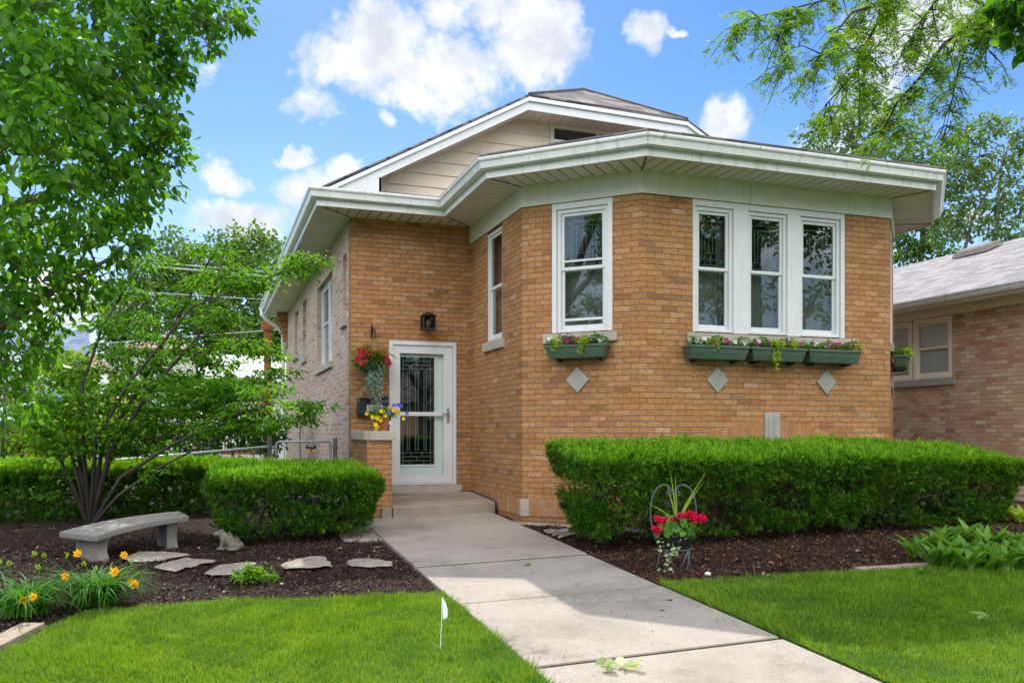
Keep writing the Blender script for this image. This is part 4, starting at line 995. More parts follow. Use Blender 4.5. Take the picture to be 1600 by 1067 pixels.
def hedge(label, box, zt, dens, taper, rr=.22, group=None, stems=6, drop=.1, endlow=0., thin_to=.62, foot=.06):
    """clipped yew: short sprays on a rounded block that draws in towards its foot"""
    x0, x1, y0, y1 = box; cx, cy = (x0 + x1) / 2, (y0 + y1) / 2; zb = G(cx, cy) + foot
    root = thing('yew_hedge', (cx, cy, G(cx, cy) - .02), label, 'hedge', group)
    hx, hy, hz = (x1 - x0) / 2, (y1 - y0) / 2, (zt - zb) / 2; cz = (zt + zb) / 2
    area = [2 * hx * 2 * hz, 2 * hx * 2 * hz, 2 * hy * 2 * hz, 2 * hy * 2 * hz, 4 * hx * hy * 1.25]
    n = int(sum(area) * dens); f = rng.choice(5, n, p=np.array(area) / sum(area))
    p = rng.uniform(-1, 1, (n, 3)) * [hx, hy, hz]
    p[f == 0, 1] = -hy; p[f == 1, 1] = hy; p[f == 2, 0] = -hx; p[f == 3, 0] = hx; p[f == 4, 2] = hz
    q = np.clip(p, [-hx + rr, -hy + rr, -hz], [hx - rr, hy - rr, hz - rr]); nn = unit(p - q + 1e-6)
    p = q + nn * rr
    h = (p[:, 2] + hz) / (2 * hz)
    k = 1 - taper * np.clip(1 - h, 0, 1) ** 1.5
    p[:, 0] *= 1 - (1 - k) * min(1, .55 / hx); p[:, 1] *= k
    lump = .035 * np.sin(p[:, 0] * 3.1 + 2 * np.sin(p[:, 2] * 3)) * np.sin(p[:, 2] * 4.3 + p[:, 1] * 3.7) + .022 * np.sin(p[:, 0] * 9.7 + p[:, 2] * 4) * np.sin(p[:, 1] * 8.3 - p[:, 2] * 7.7 + p[:, 0] * 3)
    # thin places low down where daylight comes through
    thin = (np.sin(p[:, 0] * 4.3 + 1) * np.sin(p[:, 2] * 8 + p[:, 0] * 2) > .10) & (h < thin_to) & (rng.random(n) < .78)
    p = p + nn * (lump + rng.normal(-.02, .017, n))[:, None]
    p[:, 2] -= drop * np.clip(.5 - p[:, 1] / (2 * hy), 0, 1) * h + endlow * np.clip(p[:, 0] / hx, 0, 1) ** 2 * h
    keep = ~thin; p, nn, h = p[keep], nn[keep], h[keep]; n = len(p)
    P = p + [cx, cy, cz]
    # every tuft is a handful of sprays fanning out from one twig tip
    parts = []; K = 12
    axis = nn * .85 + rng.normal(size=(n, 3)) * .38; axis[:, 2] += .22; axis = unit(axis)
    j = np.repeat(np.arange(n), K); m = len(j)
    L = rng.uniform(.024, .056, m) * rng.uniform(.75, 1.25, n)[j]
    A = axis[j] + rng.normal(size=(m, 3)) * .55
    B = P[j] - axis[j] * .030 + axis[j] * rng.uniform(-.02, .022, m)[:, None] + rng.normal(size=(m, 3)) * .010
    N = rng.normal(size=(m, 3)) * .5; N[:, 2] += .8
    new = (f[keep][j] == 4) & (rng.random(m) < .75) | (h[j] > .90) & (rng.random(m) < .45) | (rng.random(m) < .025)  # sprays, mostly on top, that take the light-painted tint
    lit_parts = [sprig_arrays(B[new], A[new], N[new], L[new] * 1.1, L[new] * .30)]  # sprays marked new get the light-painted tint
    B, A, N, L = B[~new], A[~new], N[~new], L[~new]
    parts.append(sprig_arrays(B, A, N, L, L * .28))
    # inner, sparser growth
    m = n * (3 if thin_to > 0 else 8); j = rng.integers(0, n, m); Pi = P[j] - nn[j] * rng.uniform(.06, .25, m)[:, None]
    parts.append(sprig_arrays(Pi, rng.normal(size=(m, 3)), rng.normal(size=(m, 3)), rng.uniform(.04, .08, m), .02))
    # shoots standing above the clipped top, in the light-painted tint
    t = int(4 * hx * hy * 130); P2 = np.stack([cx + rng.uniform(-hx + .06, hx - .06, t), cy + rng.uniform(-hy + .06, hy - .06, t), np.full(t, zt - .03)], 1); P2[:, 2] -= drop * np.clip(.5 - (P2[:, 1] - cy) / (2 * hy), 0, 1) + endlow * np.clip((P2[:, 0] - cx) / hx, 0, 1) ** 2
    lit_parts.append(sprig_arrays(P2, np.stack([rng.normal(0, .45, t), rng.normal(0, .45, t), np.ones(t)], 1), rng.normal(size=(t, 3)), rng.uniform(.04, .085, t), .011))
    V, F = merge(parts); np_obj('foliage', V, F, L_YEW, root)
    V, F = merge(lit_parts); np_obj('lit_tops', V, F, L_YEWLIT, root)
    b = MB()
    for i in range(stems):
        sx = cx + (i + .5 - stems / 2) / stems * (2 * hx - .5) + random.uniform(-.1, .1); sy = cy + random.uniform(-.12, .12)
        g = G(sx, sy) - .05
        for kx in range(5):
            e = Vector((sx + random.uniform(-.5, .5), sy + random.uniform(-.38, .38), zt - random.uniform(.12, .5)))
            pl = bend((sx + random.uniform(-.05, .05), sy + random.uniform(-.05, .05), g), e, .08, 4); b.tube(pl, [.028, .022, .017, .012, .006], 5)
            for q in pl[1:4]:
                e2 = q + Vector((random.uniform(-.35, .35), random.uniform(-.35, .35), random.uniform(-.05, .25))); b.tube([q, q.lerp(e2, .5) + Vector((0, 0, .02)), e2], [.009, .007, .004], 4)
    b.build('stem', M_BARK, root, smooth=True)
    return root

hedge('long low clipped hedge under the flower boxes, running the width of the bay', (3.42, 9.40, 7.60, 8.78), 1.45, 560, .42, .22, stems=9, drop=.17, endlow=.10)
hedge('block-shaped clipped hedge beside the front steps, in front of the gate', (-.05, 1.87, 9.32, 10.62), 1.18, 600, .30, .24, stems=4, drop=.10, endlow=.03)
hedge('long dark hedge behind the stone bench and the spreading tree', (-5.2, .72, 12.35, 13.25), 1.14, 520, .12, .2, stems=9, drop=.05, thin_to=-1., foot=-.03)

# shade tree hanging into the view from the left
def cl(spec, r, n): return [(p, r, n) for p in spec]
LT = [(-1.46,6.24,4.17), (-1.04,5.88,4.04), (-0.73,6.20,4.25), (-0.42,6.51,4.40), (-0.14,7.05,4.74), (-1.12,5.59,3.63), (-0.84,5.71,3.70), (-0.59,6.15,3.94), (-0.35,6.70,4.22), (-1.28,5.76,3.38), (-0.89,5.41,3.30), (-0.68,5.97,3.55), (-0.48,6.53,3.80),
 (-1.10,5.48,3.04), (-0.83,5.59,3.08), (-0.62,6.05,3.28), (-0.44,6.52,3.47), (-1.00,5.66,2.84), (-0.77,5.79,2.91), (-0.60,6.26,3.07), (-1.19,5.62,2.59), (-0.95,5.85,2.64), (-0.77,6.21,2.77), (-1.19,5.93,2.39), (-1.02,6.30,2.48), (-1.31,6.19,2.12), (-1.20,6.36,2.23),
 (-1.75,6.56,4.06), (-1.73,6.34,3.57), (-1.59,6.08,3.11), (-1.66,6.21,2.66), (-1.76,6.45,2.30), (-1.22,6.26,4.55), (-0.84,6.45,4.76), (-0.42,6.72,4.94), (-0.07,7.24,5.22), (-1.63,6.52,4.65), (-1.51,7.32,4.14), (-1.18,7.42,4.52), (-1.19,7.21,3.62), (-1.33,7.26,3.00), (-0.98,7.56,4.26)]
LS = [(0.09,6.97,4.67), (-0.00,7.00,4.47), (-0.22,6.65,4.06), (-0.27,6.57,3.79), (-0.32,6.48,3.58), (-0.25,6.56,3.45), (-0.36,6.39,3.19), (-0.42,6.30,2.97), (-0.50,6.22,2.77), (-0.55,6.13,2.65), (-0.66,6.28,2.54), (-0.82,6.34,2.43), (-0.96,6.39,2.29), (-1.14,6.34,1.98), (-1.21,6.16,1.84), (-1.12,6.34,1.77), (-1.17,5.93,1.67), (-0.59,6.78,3.09), (0.19,7.25,4.89), (-1.17,6.04,2.01), (-1.08,6.53,2.10), (-1.29,6.08,1.91)]
shade_limbs = [([(-2.75, 7.75, 0), (-2.65, 7.7, 1.2), (-2.45, 7.5, 2.4), (-2.2, 7.2, 3.6), (-1.7, 6.9, 4.8), (-1.2, 6.7, 5.8)], .20, .06),
    ([(-2.45, 7.5, 2.3), (-1.69,6.75,2.60), (-1.30,6.51,2.96), (-0.86,6.35,3.13), (-0.47,6.53,3.33)], .07, .012), ([(-2.3, 7.3, 3.0), (-1.57,6.71,3.55), (-1.08,6.53,3.85), (-0.64,6.49,3.94), (-0.31,6.68,3.97)], .075, .012),
    ([(-2.1, 7.2, 3.8), (-1.37,6.85,4.43), (-0.85,6.88,4.71), (-0.34,6.91,4.57), (0.07,7.08,4.67)], .08, .010), ([(-2.55, 7.6, 1.9), (-1.62,6.62,1.99), (-1.20,6.36,2.23), (-0.93,6.27,2.44), (-0.58,6.25,2.67)], .05, .010)]
tree('shade_tree', 'big leafy tree hanging over the yard beside the sky, heart-shaped leaves', 'tree', (-2.75, 7.75, .05), shade_limbs,
     [(p, .25, 340 if p[2] > 3.1 else 180) for p in LT] + [(p, (.18, .18, .15), 95 if p[2] > 2.9 else 60) for p in LS], L_BROAD, M_BARK_GREY, .070, .045, branch=.02, droop=.75, up=.35, spread=.20, per=9, twig=.004, twigs=7)

# spreading many-stemmed tree behind the bench
DG = (-1.38, 11.75, .33)
D0 = (-1.38, 11.75, .30)
dog_limbs = [([D0, (-1.48,11.98,1.30), (-1.49,11.98,2.10), (-1.25,11.90,2.83), (-0.79,11.84,3.69)], .030, .010), ([D0, (-1.17,11.76,1.22), (-0.68,11.59,2.02), (-0.12,11.29,2.67), (0.03,11.23,3.12), (0.18,11.18,3.71)], .030, .008),
    ([D0, (-1.28,12.12,1.30), (-0.74,12.04,2.24), (-0.39,12.02,2.96), (-0.06,11.90,3.58), (0.13,11.83,4.00)], .030, .008), ([D0, (-1.01,11.60,0.95), (-0.41,11.17,1.35), (0.18,10.76,1.65), (0.73,10.35,1.84), (1.07,10.12,1.82)], .030, .006),
    ([D0, (-1.04,11.50,0.72), (-0.62,11.14,1.04), (0.03,10.81,1.39), (0.67,10.48,1.65)], .026, .006), ([D0, (-1.59,12.12,1.05), (-1.76,12.18,1.62), (-2.01,12.17,2.10)], .026, .006), ([D0, (-1.22,12.31,1.12), (-0.68,12.33,1.71), (0.04,12.18,2.14), (0.88,11.88,2.23)], .030, .008),
    ([D0, (-1.31,11.70,1.38), (-0.92,11.46,2.09), (-0.19,11.10,3.01), (0.54,10.73,3.30), (1.15,10.52,3.52)], .026, .005), ([D0, (-1.63,12.56,1.37), (-1.56,12.64,2.48), (-0.92,12.42,3.24)], .035, .008), ([D0, (-1.64,11.82,0.99), (-1.79,11.66,1.38), (-1.97,11.52,1.69)], .03, .006)]
DC = [(-1.94,12.14,2.14), (-1.65,12.14,2.35), (-1.71,12.06,1.70), (-1.92,11.60,1.69), (-1.37,11.62,1.93), (-1.10,11.84,2.10), (-0.85,11.97,2.32), (-0.55,11.97,2.41), (-0.20,12.06,2.22), (0.16,12.04,2.39), (0.56,11.89,2.14), (0.84,11.90,2.27), (0.71,10.57,1.96), (1.00,10.14,1.79), (0.84,10.31,1.65),
 (0.43,10.67,1.77), (0.11,11.10,1.89), (-0.19,11.31,1.78), (-0.54,11.75,1.78), (-0.89,11.98,1.79), (-1.12,12.06,2.56), (-0.88,12.29,2.97), (-1.25,11.90,2.83), (-1.04,11.93,3.29), (-0.77,11.83,3.65), (-0.55,11.97,2.70), (-0.28,11.98,3.17), (-0.08,11.91,3.42), (0.07,11.85,3.84), (0.18,11.18,3.47), (0.29,11.03,3.26),
 (0.54,10.73,3.34), (0.83,10.63,3.42), (1.12,10.53,3.52), (0.15,11.19,2.88), (-0.19,11.42,2.54), (0.42,11.41,2.60), (-1.31,11.70,1.58), (-1.59,11.70,1.30), (-1.79,11.66,1.46), (-1.02,11.71,1.46), (0.10,10.78,1.58), (0.53,10.53,1.58), (-0.62,11.25,2.08), (-0.33,10.93,1.96), (0.03,10.81,2.07), (0.37,11.11,2.01), (0.74,11.62,2.50), (-1.63,12.56,2.05)]
DM = [(-1.70,12.27,1.25), (-1.08,12.05,1.25), (-2.01,12.38,1.38), (-0.74,11.93,1.30), (-1.39,12.48,1.37), (-1.89,12.55,1.79), (-1.75,11.86,1.89), (-1.51,12.20,2.24), (-1.26,12.32,1.83), (-0.76,12.25,2.55), (-0.44,12.03,2.21), (-0.04,11.89,2.46), (0.26,11.47,2.11), (-2.05,12.39,1.95), (-1.00,12.45,2.05), (-1.62,12.45,1.58), (-0.21,12.27,2.01), (-0.73,11.82,1.58), (-0.27,11.55,1.54)]
DS = [(-0.65,11.16,0.96), (-0.47,10.98,1.04), (-1.92,11.60,1.15), (-1.70,11.53,0.96), (0.18,11.18,3.79), (-0.20,11.74,2.93), (1.11,10.11,1.76), (1.05,10.55,3.61), (0.03,11.02,2.70), (-1.83,11.68,0.76)]
tree('dogwood_tree', 'low spreading tree with many slim dark stems behind the stone bench', 'tree', D0, dog_limbs, cl(DC + DM, (.34, .30, .11), 235) + cl(DS, (.16, .14, .05), 40), L_DOG, M_BARK, .072, .042, branch=.010, flat=True, up=1.0, spread=.22, per=12, twig=.004, twigs=6)

# honey locust reaching in from the upper right
def locust():
    base = (9.2, 4.6, .3)
    root = thing('locust_tree', base, 'airy tree with hanging feathery branches over the roof corner and the right lawn', 'tree')
    tb = MB()
    tb.tube([base, (9.1, 4.65, 2), (8.9, 4.8, 3.8), (8.5, 5.1, 5.4), (8.0, 5.6, 6.6)], [.24, .20, .17, .13, .10], 9)
    main = [[(8.9, 4.8, 3.8), (6.46,5.14,5.33), (6.14,5.47,5.55), (5.79,5.80,5.55), (5.61,5.97,5.27), (5.44,6.03,4.94), (5.24,6.00,4.57), (5.01,6.08,4.31)],
            [(5.79,5.80,5.55), (5.52,6.11,5.55), (5.25,6.31,5.38), (5.00,6.51,5.34), (4.71,6.61,5.27), (4.50,6.68,5.18)],
            [(8.7, 4.95, 4.6), (6.74,5.36,5.28), (6.49,5.55,5.16), (6.36,5.71,5.14), (6.13,5.90,4.92), (5.95,5.96,4.65), (5.74,6.03,4.41), (5.60,6.08,4.10)],
            [(6.49,5.55,5.16), (6.54,5.96,5.13), (6.43,6.00,4.84), (6.37,6.02,4.55), (6.30,6.05,4.17)],
            [(5.61,5.97,5.27), (5.08,5.84,5.01), (4.88,5.91,4.74), (4.73,5.96,4.50)], [(6.14,5.47,5.55), (5.67,5.42,5.12), (5.48,5.49,4.86), (5.38,5.52,4.60)],
            [(5.00,6.51,5.34), (4.87,6.55,5.07), (4.95,6.52,4.78)], [(5.44,6.03,4.94), (5.13,5.82,4.53), (5.15,5.82,4.31)], [(6.46,5.14,5.33), (5.72,4.98,4.96), (5.63,5.01,4.62), (5.65,5.00,4.42)],
            [(8.0, 5.6, 6.6), (7.2, 6.0, 7.2), (6.2, 6.3, 7.4), (5.4, 6.6, 7.3)], [(8.5, 5.1, 5.4), (8.4, 6.2, 6.4), (8.0, 7.2, 6.9)], [(8.0, 5.6, 6.6), (7.4, 4.8, 7.4), (6.4, 4.4, 7.8)]]
    starts = []; fr = []
    for bi, pl in enumerate(main):
        pl = [Vector(p) for p in pl]; n = len(pl); r0 = .034 if bi in (0, 2, 9, 10, 11) else .014
        tb.tube(pl, [r0 * (1 - .85 * i / (n - 1)) for i in range(n)], 6)
        for i in range(n - 1):
            m = 4 if (bi in (0, 2) and i < 2) else 10
            for _ in range(m):
                p = pl[i].lerp(pl[i + 1], random.random())
                d = Vector((random.gauss(-.25, .8), random.gauss(0, .8), random.gauss(-.55, .45))).normalized(); L = random.uniform(.14, .34)
                q = [p, p + d * L * .5 + Vector((0, 0, .02)), p + d * L + Vector((0, 0, -.05))]; tb.tube(q, [.006, .004, .002], 4)
                for _k in range(9): fr.append((q[0].lerp(q[2], random.random()) + Vector((random.gauss(0, .02), random.gauss(0, .02), random.gauss(0, .02))), d))
    tb.build('trunk', M_TRUNKDK, root, smooth=True)
    P = []; A = []; 
    for p, d in fr:
        ax = (d * .6 + Vector((random.gauss(0, .7), random.gauss(0, .7), random.gauss(-.45, .4)))).normalized(); s = ax.cross(Vector((random.gauss(0, .3), random.gauss(0, .3), 1))).normalized(); L = random.uniform(.08, .15)
        for i in range(8):
            for sg in (-1, 1):
                P.append(p + ax * L * (i + 1) / 8); A.append(s * sg + ax * .35)
    P = np.array(P); A = np.array(A); n = len(P)
    V, F = sprig_arrays(P, A, rng.normal(size=(n, 3)) * .4 + [0, 0, .8], rng.uniform(.020, .036, n), .013); np_obj('crown', V, F, L_LOC, root)
locust()
tree('maple_tree', 'dark broad-leaved branch tip at the edge beside the airy branches', 'tree', (7.6, 1.0, .2), [([(7.6, 1.0, .2), (7.5, 1.1, 2.5), (7.2, 1.5, 4.4)], .15, .07), ([(7.4, 1.2, 3.4), (5.79,4.32,4.60), (5.63,4.48,4.48)], .05, .015)],
     cl([(5.42,4.56,4.50), (5.46,4.54,4.34), (5.72,4.55,4.57), (5.72,4.55,4.25), (5.35,4.58,4.61), (5.80,4.42,4.57), (5.80,4.42,4.16)], (.14, .14, .12), 90), L_BROAD, M_BARK, .10, .085, branch=.015, droop=.5)

# trees far behind
def far_tree(label, name, base, top_r, clumps, leaf, L, W, n, r, limbs=None, group='trees behind the houses', **kw):
    bx, by, bz = base; cz = max(c[2] for c in clumps)
    cx = sum(c[0] for c in clumps) / len(clumps); cy = sum(c[1] for c in clumps) / len(clumps); zm = sum(c[2] for c in clumps) / len(clumps)
    lb = [([base, (bx * .7 + cx * .3, by * .7 + cy * .3, zm * .5), (cx, cy, zm), (cx + .2, cy, cz - r)], top_r, top_r * .25)] + (limbs or [])
    return tree(name, label, 'tree', base, lb, cl(clumps, (r, r, r * .8), n), leaf, M_BARK_GREY, L, W, group, branch=top_r * .4, twig=.02, twigs=4, shape='sprig', **kw)
far_tree('dense round-crowned green tree behind the utility wires', 'broad_tree', (0.13,42.38,2.54), .35,
    [(2.79,39.32,5.89), (2.39,39.46,4.98), (3.22,39.17,6.31), (0.65,39.54,6.39), (1.57,39.22,5.41), (3.11,39.20,7.30), (-3.94,43.82,6.12), (-2.61,42.29,4.84), (-0.97,41.71,4.55), (0.40,41.22,4.55), (-3.66,43.72,4.93), (-3.38,43.62,7.90), (-2.54,43.32,8.95), (-1.56,42.97,9.84), (-0.42,41.51,9.20), (0.55,42.23,9.69), (1.81,41.78,10.29), (2.79,41.44,9.69), (3.30,42.32,8.67), (2.04,40.64,8.61), (0.95,41.03,8.32), (-0.15,41.42,8.03), (-1.42,42.92,8.50), (-2.34,42.19,7.31), (-0.97,41.71,6.87), (0.39,40.17,6.73), (1.77,40.74,7.16), (2.86,40.35,6.87), (0.92,39.98,5.60), (2.26,39.51,5.60), (-0.41,40.45,5.60), (-2.01,41.01,5.60), (-3.16,42.48,6.29), (3.14,40.25,5.42), (1.76,43.92,9.79), (-0.75,44.81,9.16), (-4.19,44.96,7.15), (2.04,40.64,4.69)],
    L_FAR, .26, .16, 620, 1.15)
far_tree('loose pale tree rising behind the right end of the front eave', 'airy_tree', (18.88,20.90,3.73), .08,
    [(17.33,21.45,10.41), (17.79,21.29,10.89), (18.34,21.10,10.12), (18.61,21.00,10.79), (17.61,21.35,9.63), (19.16,20.81,10.41), (19.61,20.64,9.63), (18.25,20.07,9.32), (20.07,20.48,10.41), (20.34,20.39,9.63), (18.15,21.16,9.24), (19.42,20.18,8.81), (19.74,19.54,8.67), (18.61,21.00,11.37), (19.52,20.68,11.08), (20.98,20.16,9.73), (20.26,19.35,8.85)],
    L_FARB, .16, .095, 330, .66)
far_tree('open-branched tree with pale limbs above the grey neighbour roof', 'airy_tree', (20.55,18.19,2.84), .075,
    [(19.96,18.40,9.72), (20.63,18.16,9.99), (21.31,17.93,9.72), (20.30,18.28,9.18), (21.05,18.02,9.09), (21.64,17.81,9.27), (19.79,18.46,8.74), (20.55,18.19,8.47), (21.31,17.93,8.38), (20.13,18.34,8.02), (20.89,18.07,7.75), (21.64,17.81,7.84), (19.87,18.43,7.40), (20.63,18.16,7.13), (19.45,18.58,7.04), (21.31,17.93,7.04), (22.15,17.63,8.56), (22.15,17.63,7.31)],
    L_FARB, .15, .09, 260, .52, [([(19.79,18.46,6.06), (20.13,18.34,7.49), (20.80,18.10,8.74), (21.14,17.99,9.63)], .05, .012), ([(20.55,18.19,6.06), (21.22,17.96,7.31), (21.81,17.75,8.56)], .04, .012), ([(20.13,18.34,6.77), (19.45,18.58,7.40)], .05, .02)])
far_tree('leafy green tree low behind the eave corner and the grey roof', 'broad_tree', (21.61,22.06,3.90), .16,
    [(21.32,22.16,8.07), (21.71,22.02,8.38), (22.20,21.85,8.07), (21.42,22.13,7.34), (22.01,21.92,7.44), (22.60,21.71,7.23), (22.30,22.35,9.25), (22.80,22.17,8.93)], L_FAR, .17, .11, 300, .6)
# shrubs past the hedge
def shrub(name, label, base, clumps, mat, L, W, n, r, group=None, **kw):
    return tree(name, label, 'shrub', base, [([base, (base[0] + .1, base[1], base[2] + .5), (base[0], base[1], base[2] + 1.0)], .04, .015), ([base, (base[0] - .2, base[1], base[2] + .6)], .03, .01)], cl(clumps, r, n), mat, M_BARK, L, W, group, branch=.012, twig=.005, twigs=4, **kw)
shrub('lime_shrub', 'sunlit yellow-green shrub below the blue roof', (-2.57,18.94,1.18), [(-3.05,19.11,2.45), (-2.57,18.94,2.77), (-2.27,18.83,2.45), (-2.73,18.46,1.93), (-2.15,18.26,1.93), (-2.98,18.02,1.80), (-2.42,17.82,1.56), (-1.86,18.16,1.68), (-3.21,18.10,1.32), (-1.97,17.67,1.32), (-1.74,18.64,2.13), (-1.50,18.56,1.56), (-2.93,19.07,2.96)], L_LIME, .10, .06, 260, .38)
shrub('garden_shrub', 'dark leafy shrub behind the low fence rail, next to the gate post', (0.56,16.77,1.14), [(0.28,16.87,2.04), (0.67,16.73,1.92), (0.11,16.93,1.62), (0.54,16.35,1.50), (0.86,16.03,1.33), (0.21,16.36,1.27), (-0.17,17.03,1.32), (0.11,17.35,2.27), (0.46,17.44,2.43), (0.80,17.11,2.27), (1.04,16.60,1.80), (1.09,16.16,1.33)], L_SHRUB, .10, .06, 260, .30)
shrub('garden_shrub', 'small shrub at the far left behind the hedge, below the blue awning', (-3.11,17.01,1.16), [(-3.22,17.05,1.33), (-2.90,16.93,1.22), (-3.43,17.12,1.22), (-2.64,16.84,1.16)], L_LIME, .08, .05, 220, .26)
shrub('garden_shrub', 'tall dark shrub between the many-stemmed tree and the fence rail, filling its gap', (-0.95,19.43,1.10), [(-1.40,19.58,2.37), (-0.95,19.43,2.51), (-0.51,19.27,2.37), (-1.18,19.08,1.96), (-0.69,18.91,1.89), (-0.26,19.18,1.97), (-1.55,19.21,1.83), (-0.98,18.69,1.50), (-0.43,18.50,1.44), (-0.07,19.54,2.39), (-1.39,18.73,1.31)], L_SHRUB, .11, .07, 260, .36)
shrub('garden_shrub', 'leafy shrub filling the space left of the dark stems above the back hedge', (-2.70,16.33,1.10), [(-2.91,16.41,1.66), (-2.48,16.15,1.61), (-3.17,16.82,1.89), (-2.67,16.11,1.34), (-2.21,15.95,1.34), (-3.29,16.44,1.45)], L_LIME, .09, .055, 240, .30)
# street trees across the road, seen in the window panes
for i, (x, y, s, lb) in enumerate(((7.6, -7.0, .86, 'street tree by the kerb straight across from the front door'), (17.5, -6.6, 1.15, 'tallest street tree, mirrored in the bay windows'), (-7.0, -7.2, 1.0, 'street tree by the kerb farthest from the front door'))):
    rr_ = random.Random(i); cs = []
    for k in range(46):
        a = rr_.uniform(0, 6.28); el_ = rr_.uniform(-.5, 1.45); q = 2.9 * s * rr_.uniform(.55, 1)
        cs.append((x + q * math.cos(a) * math.cos(el_), y + q * math.sin(a) * math.cos(el_), 6.2 * s + q * 1.05 * math.sin(el_)))
    far_tree(lb, 'street_tree', (x, y, -.1), .26 * s, cs, L_FAR, .20, .13, 190, .75 * s, [([(x, y, 2.6), (x + 1.0, y + .4, 4.5), (x + 2.0, y + .6, 6.3)], .12, .04), ([(x, y, 2.9), (x - 1.2, y - .3, 4.8), (x - 1.9, y, 6.6)], .12, .04)], 'street trees along the kerb')

# ------------------------------------------------------------------ steps and things at the door
t = thing('concrete_step', (2.9, 11.4, .43), 'broad worn concrete step below the front door, cracked at its left side', 'step')
m = MB(); m.prism([(2.235, 10.885), (3.615, 10.90), (3.63, 12.09), (2.255, 12.09)], lambda x, y: G(x, y) - .15, lambda x, y: .536 + .026 * (x - 2.24) + .055 * (y - 10.885)); m.build('slab', M_STEP, t, bevel=.012)
m = MB(); m.tube([(3.46, 12.10, .632), (3.60, 12.08, .640), (3.632, 11.9, .628), (3.632, 11.2, .590), (3.628, 10.95, .575), (3.626, 10.89, .54), (3.626, 10.88, .44)], .012, 6); m.build('caulk_line', M_NAVY, t, smooth=True)
m = MB(); m.prism([(2.10, 10.93), (2.228, 10.93), (2.228, 11.04), (2.10, 11.04)], .2, .53); m.build('curb_block', M_STEP, t, bevel=.008)
m = MB(); wall(m, (1.925, 12.185), (1.925, 11.05), .2, 1.40, (), .3); wall(m, (1.925, 11.05), (2.25, 11.05), .2, 1.40, (), .2); wall(m, (2.25, 11.05), (2.25, 12.185), .2, 1.40, (), .6); m.build('step_wall', M_FACE, house)
m = MB(); m.prism([(1.895, 11.10), (1.96, 11.005), (2.295, 11.005), (2.295, 12.185), (1.895, 12.185)], 1.395, 1.515); m.build('step_wall_cap', M_STONE, house, bevel=.010)

def flower(parent, pts, mat, r, name='blossom', petals=5, face=None, kind='flat'):
    """one blossom mesh, then copies of it at the other points (world metres)"""
    first = None
    for i, p in enumerate(pts):
        if first is None:
            if kind == 'flat':
                a = np.linspace(0, 2 * np.pi, petals, endpoint=False); A = np.stack([np.cos(a), np.full(petals, -.25), np.sin(a)], 1)
                V, F = leaf_arrays(np.zeros((petals, 3)), A, np.tile([0, -1., 0], (petals, 1)), r, r * 1.15, -.05, .15)
            elif kind == 'funnel':
                a = np.linspace(0, 2 * np.pi, 6, endpoint=False); A = np.stack([np.cos(a), np.full(6, -.8), np.sin(a)], 1)
                V, F = leaf_arrays(np.tile([0, r * .45, 0], (6, 1)), A, np.stack([-np.cos(a), np.full(6, -.6), -np.sin(a)], 1), r * 1.25, r * .62, .1, -.25)
            else:
                k = 26; d = rdir(k); V, F = leaf_arrays(d * r * .45, d + rng.normal(size=(k, 3)) * .6, d, r * .8, r * .8, .1, .2)
            first = np_obj(name, V + np.array(p), F, mat, parent); o = first
            co = np.array(p) - np.array(wloc(parent)); first.location = co
            me = first.data; vv = np.empty(len(me.vertices) * 3, np.float32); me.vertices.foreach_get('co', vv); me.vertices.foreach_set('co', (vv.reshape(-1, 3) - co).ravel().astype(np.float32)); me.update()
        else:
            o = first.copy(); COL.objects.link(o); o.location = Vector(p) - wloc(parent)
        f = face if face is not None else random.gauss(-.3, .4)
        o.rotation_euler = (random.gauss(-.15, .35), random.uniform(0, 6.28) if kind == 'head' else random.gauss(0, .4), f); s = random.uniform(.8, 1.15); o.scale = (s, s, s)

def leaf_part(name, parts, mat, parent):
    V, F = merge(parts); return np_obj(name, V, F, mat, parent)

def strand(p, L, mat_parts, size=.022, wid=.05, n=None, drift=(0, 0)):
    """a hanging stem of small leaves"""
    n = n or int(L / .012); t = np.linspace(0, 1, n)
    P = np.array(p) + np.stack([drift[0] * t + wid * .5 * np.sin(t * 7 + p[0] * 9), drift[1] * t + .012 * np.sin(t * 9), -L * t], 1) + rng.normal(0, .010, (n, 3))
    mat_parts.append(leaf_arrays(P, rng.normal(size=(n, 3)) * [1, 1, .6] + [0, -.3, -.4], rng.normal(size=(n, 3)) * .4 + [0, -.8, .5], size * rng.uniform(.7, 1.2, n), size * .9, .1, .1))

